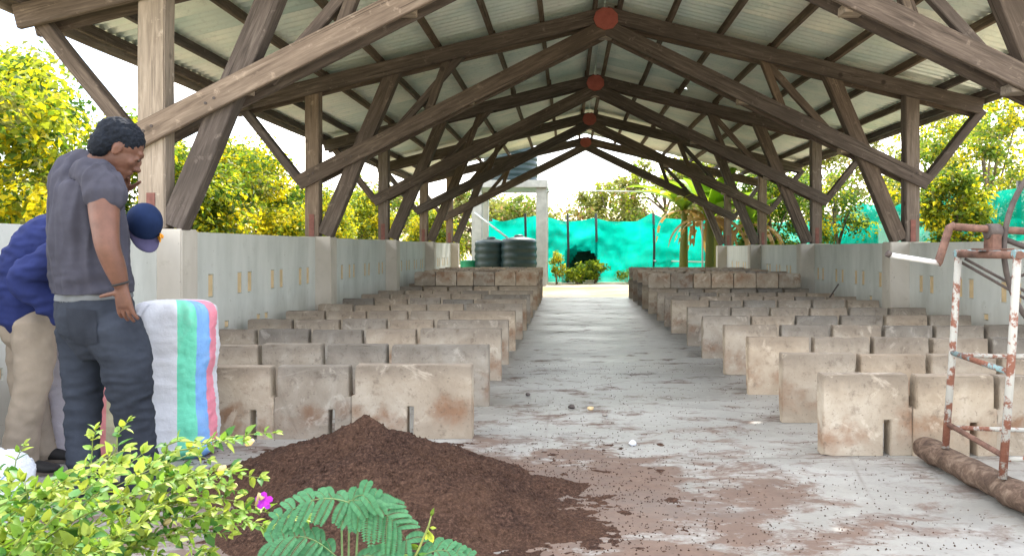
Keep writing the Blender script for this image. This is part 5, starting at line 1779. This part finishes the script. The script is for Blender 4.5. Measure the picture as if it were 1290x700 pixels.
# ------------------------------------------------------------------ feathery seedling
def feather_plant(name, label, base, fronds, group):
    root = empty(name, base); tag(root, label, 'plant', group)
    RI = Matrix.Translation(-Vector(base))
    st = MB(); V = []; Fc = []
    b0 = Vector(base)
    rr = random.Random(5)
    for (st_pt, tip, npin, plen) in fronds:
        st_pt = Vector(st_pt); tip = Vector(tip)
        pts = [st_pt.lerp(tip, i / 12) + Vector((0, 0, 0.03 * math.sin(math.pi * i / 12))) for i in range(13)]
        st.tube([b0, b0.lerp(st_pt, 0.5) + Vector((0.01, 0, 0.03)), st_pt], [0.004, 0.003, 0.002], 6)
        st.tube(pts, [0.0016 * (1 - 0.6 * i / 12) for i in range(13)], 5)
        for i in range(npin):
            t = 0.12 + 0.88 * i / max(1, npin - 1)
            p = pts[min(12, int(t * 12))]
            tg = (tip - st_pt).normalized()
            for s in (-1, 1):
                side = tg.cross(Vector((0, -0.75, 0.65))).normalized() * s
                d = (side * 0.85 + tg * 0.55).normalized()
                L = plen * (1 - 0.35 * abs(t - 0.45)) * rr.uniform(0.85, 1.1)
                nl = 17
                q = p.copy(); nrm = (Vector((0.05, -0.75, 0.65)) + Vector((rr.uniform(-.15, .15), 0, rr.uniform(-.15, .15)))).normalized()
                for k in range(nl):
                    u = (k + 0.5) / nl
                    c = q + d * L * u + Vector((0, 0, -0.35 * L * u * u))
                    ll = 0.0165 * math.sin(math.pi * (0.12 + 0.8 * u)) ** 0.5
                    pd = nrm.cross(d).normalized()
                    for s2 in (-1, 1):
                        e = (pd * s2 + d * 0.35).normalized()
                        w_ = d * 0.0030
                        k0 = len(V)
                        V.extend([c, c + e * ll * 0.5 + w_, c + e * ll, c + e * ll * 0.5 - w_])
                        Fc.append((k0, k0 + 1, k0 + 2, k0 + 3))
                    # rachilla
                st.tube([p, p + d * L * 0.5 + Vector((0, 0, -0.35 * L * .25)), p + d * L + Vector((0, 0, -0.35 * L))], [0.0007, 0.0006, 0.0004], 4)
    o = npmesh('leaflets', np.array([tuple(v) for v in V]), np.array(Fc), np.zeros(len(Fc), int), [M['leaf_blue']], root)
    o.matrix_parent_inverse = RI
    o = st.build('stems', M['leafstem'], root); o.matrix_parent_inverse = RI
    return root
Yf = 1.72
A_ = lambda x, y, d=0.0: at(x, y + 12, Yf + d)
feather_plant('feathery_seedling', 'feathery blue green seedling before the compost heap, at the bottom edge', tuple(at(425, 990, Yf)),
    [(A_(452, 625), A_(352, 640), 8, 0.050), (A_(440, 618), A_(512, 668), 9, 0.062), (A_(430, 640), A_(470, 618), 4, 0.05), (A_(425, 690), A_(345, 672, -.03), 7, 0.05), (A_(430, 705), A_(372, 712, -.05), 6, 0.05), (A_(445, 695), A_(500, 715, -.05), 6, 0.055), (A_(510, 705), A_(588, 690, .02), 7, 0.04)], 'seedlings')
b = MB(); b0 = at(505, 985, Yf)
b.tube([b0, at(512, 720, Yf), at(528, 690, Yf), at(540, 662, Yf), at(543, 650, Yf)], [0.006, 0.004, 0.003, 0.0025, 0.0015], 6)
root = empty('bare_seedling', tuple(b0)); tag(root, 'thin stemmed seedling with a small green bud right of the feathery one', 'plant', 'seedlings')
RI = Matrix.Translation(-Vector(b0))
o = b.build('stem', M['greenstem'], root); o.matrix_parent_inverse = RI
P = []; N = []; T = []; S = []; Mi = []
for (x, y, tx, tz, s, m_) in [(543, 650, 0.3, 1, 0.020, 0), (541, 664, 0.9, -0.1, 0.016, 1), (540, 666, -0.3, -1, 0.03, 1), (541, 668, 0.2, -1, 0.034, 1), (538, 668, 0.5, -1, 0.028, 1), (530, 690, -1, 0.2, 0.03, 0), (524, 700, 1, 0.1, 0.03, 2), (518, 704, -1, .4, .03, 1)]:
    P.append(at(x, y, Yf)); N.append(Vector((0, -1, 0.3))); T.append(Vector((tx, 0.1, tz)).normalized()); S.append(s); Mi.append(m_)
leaf_cloud('leaves', P, N, T, S, Mi, [M['leaf_mid'], M['leaf_bush2'], M['leaf_bush3']], root, RI, 0.45)
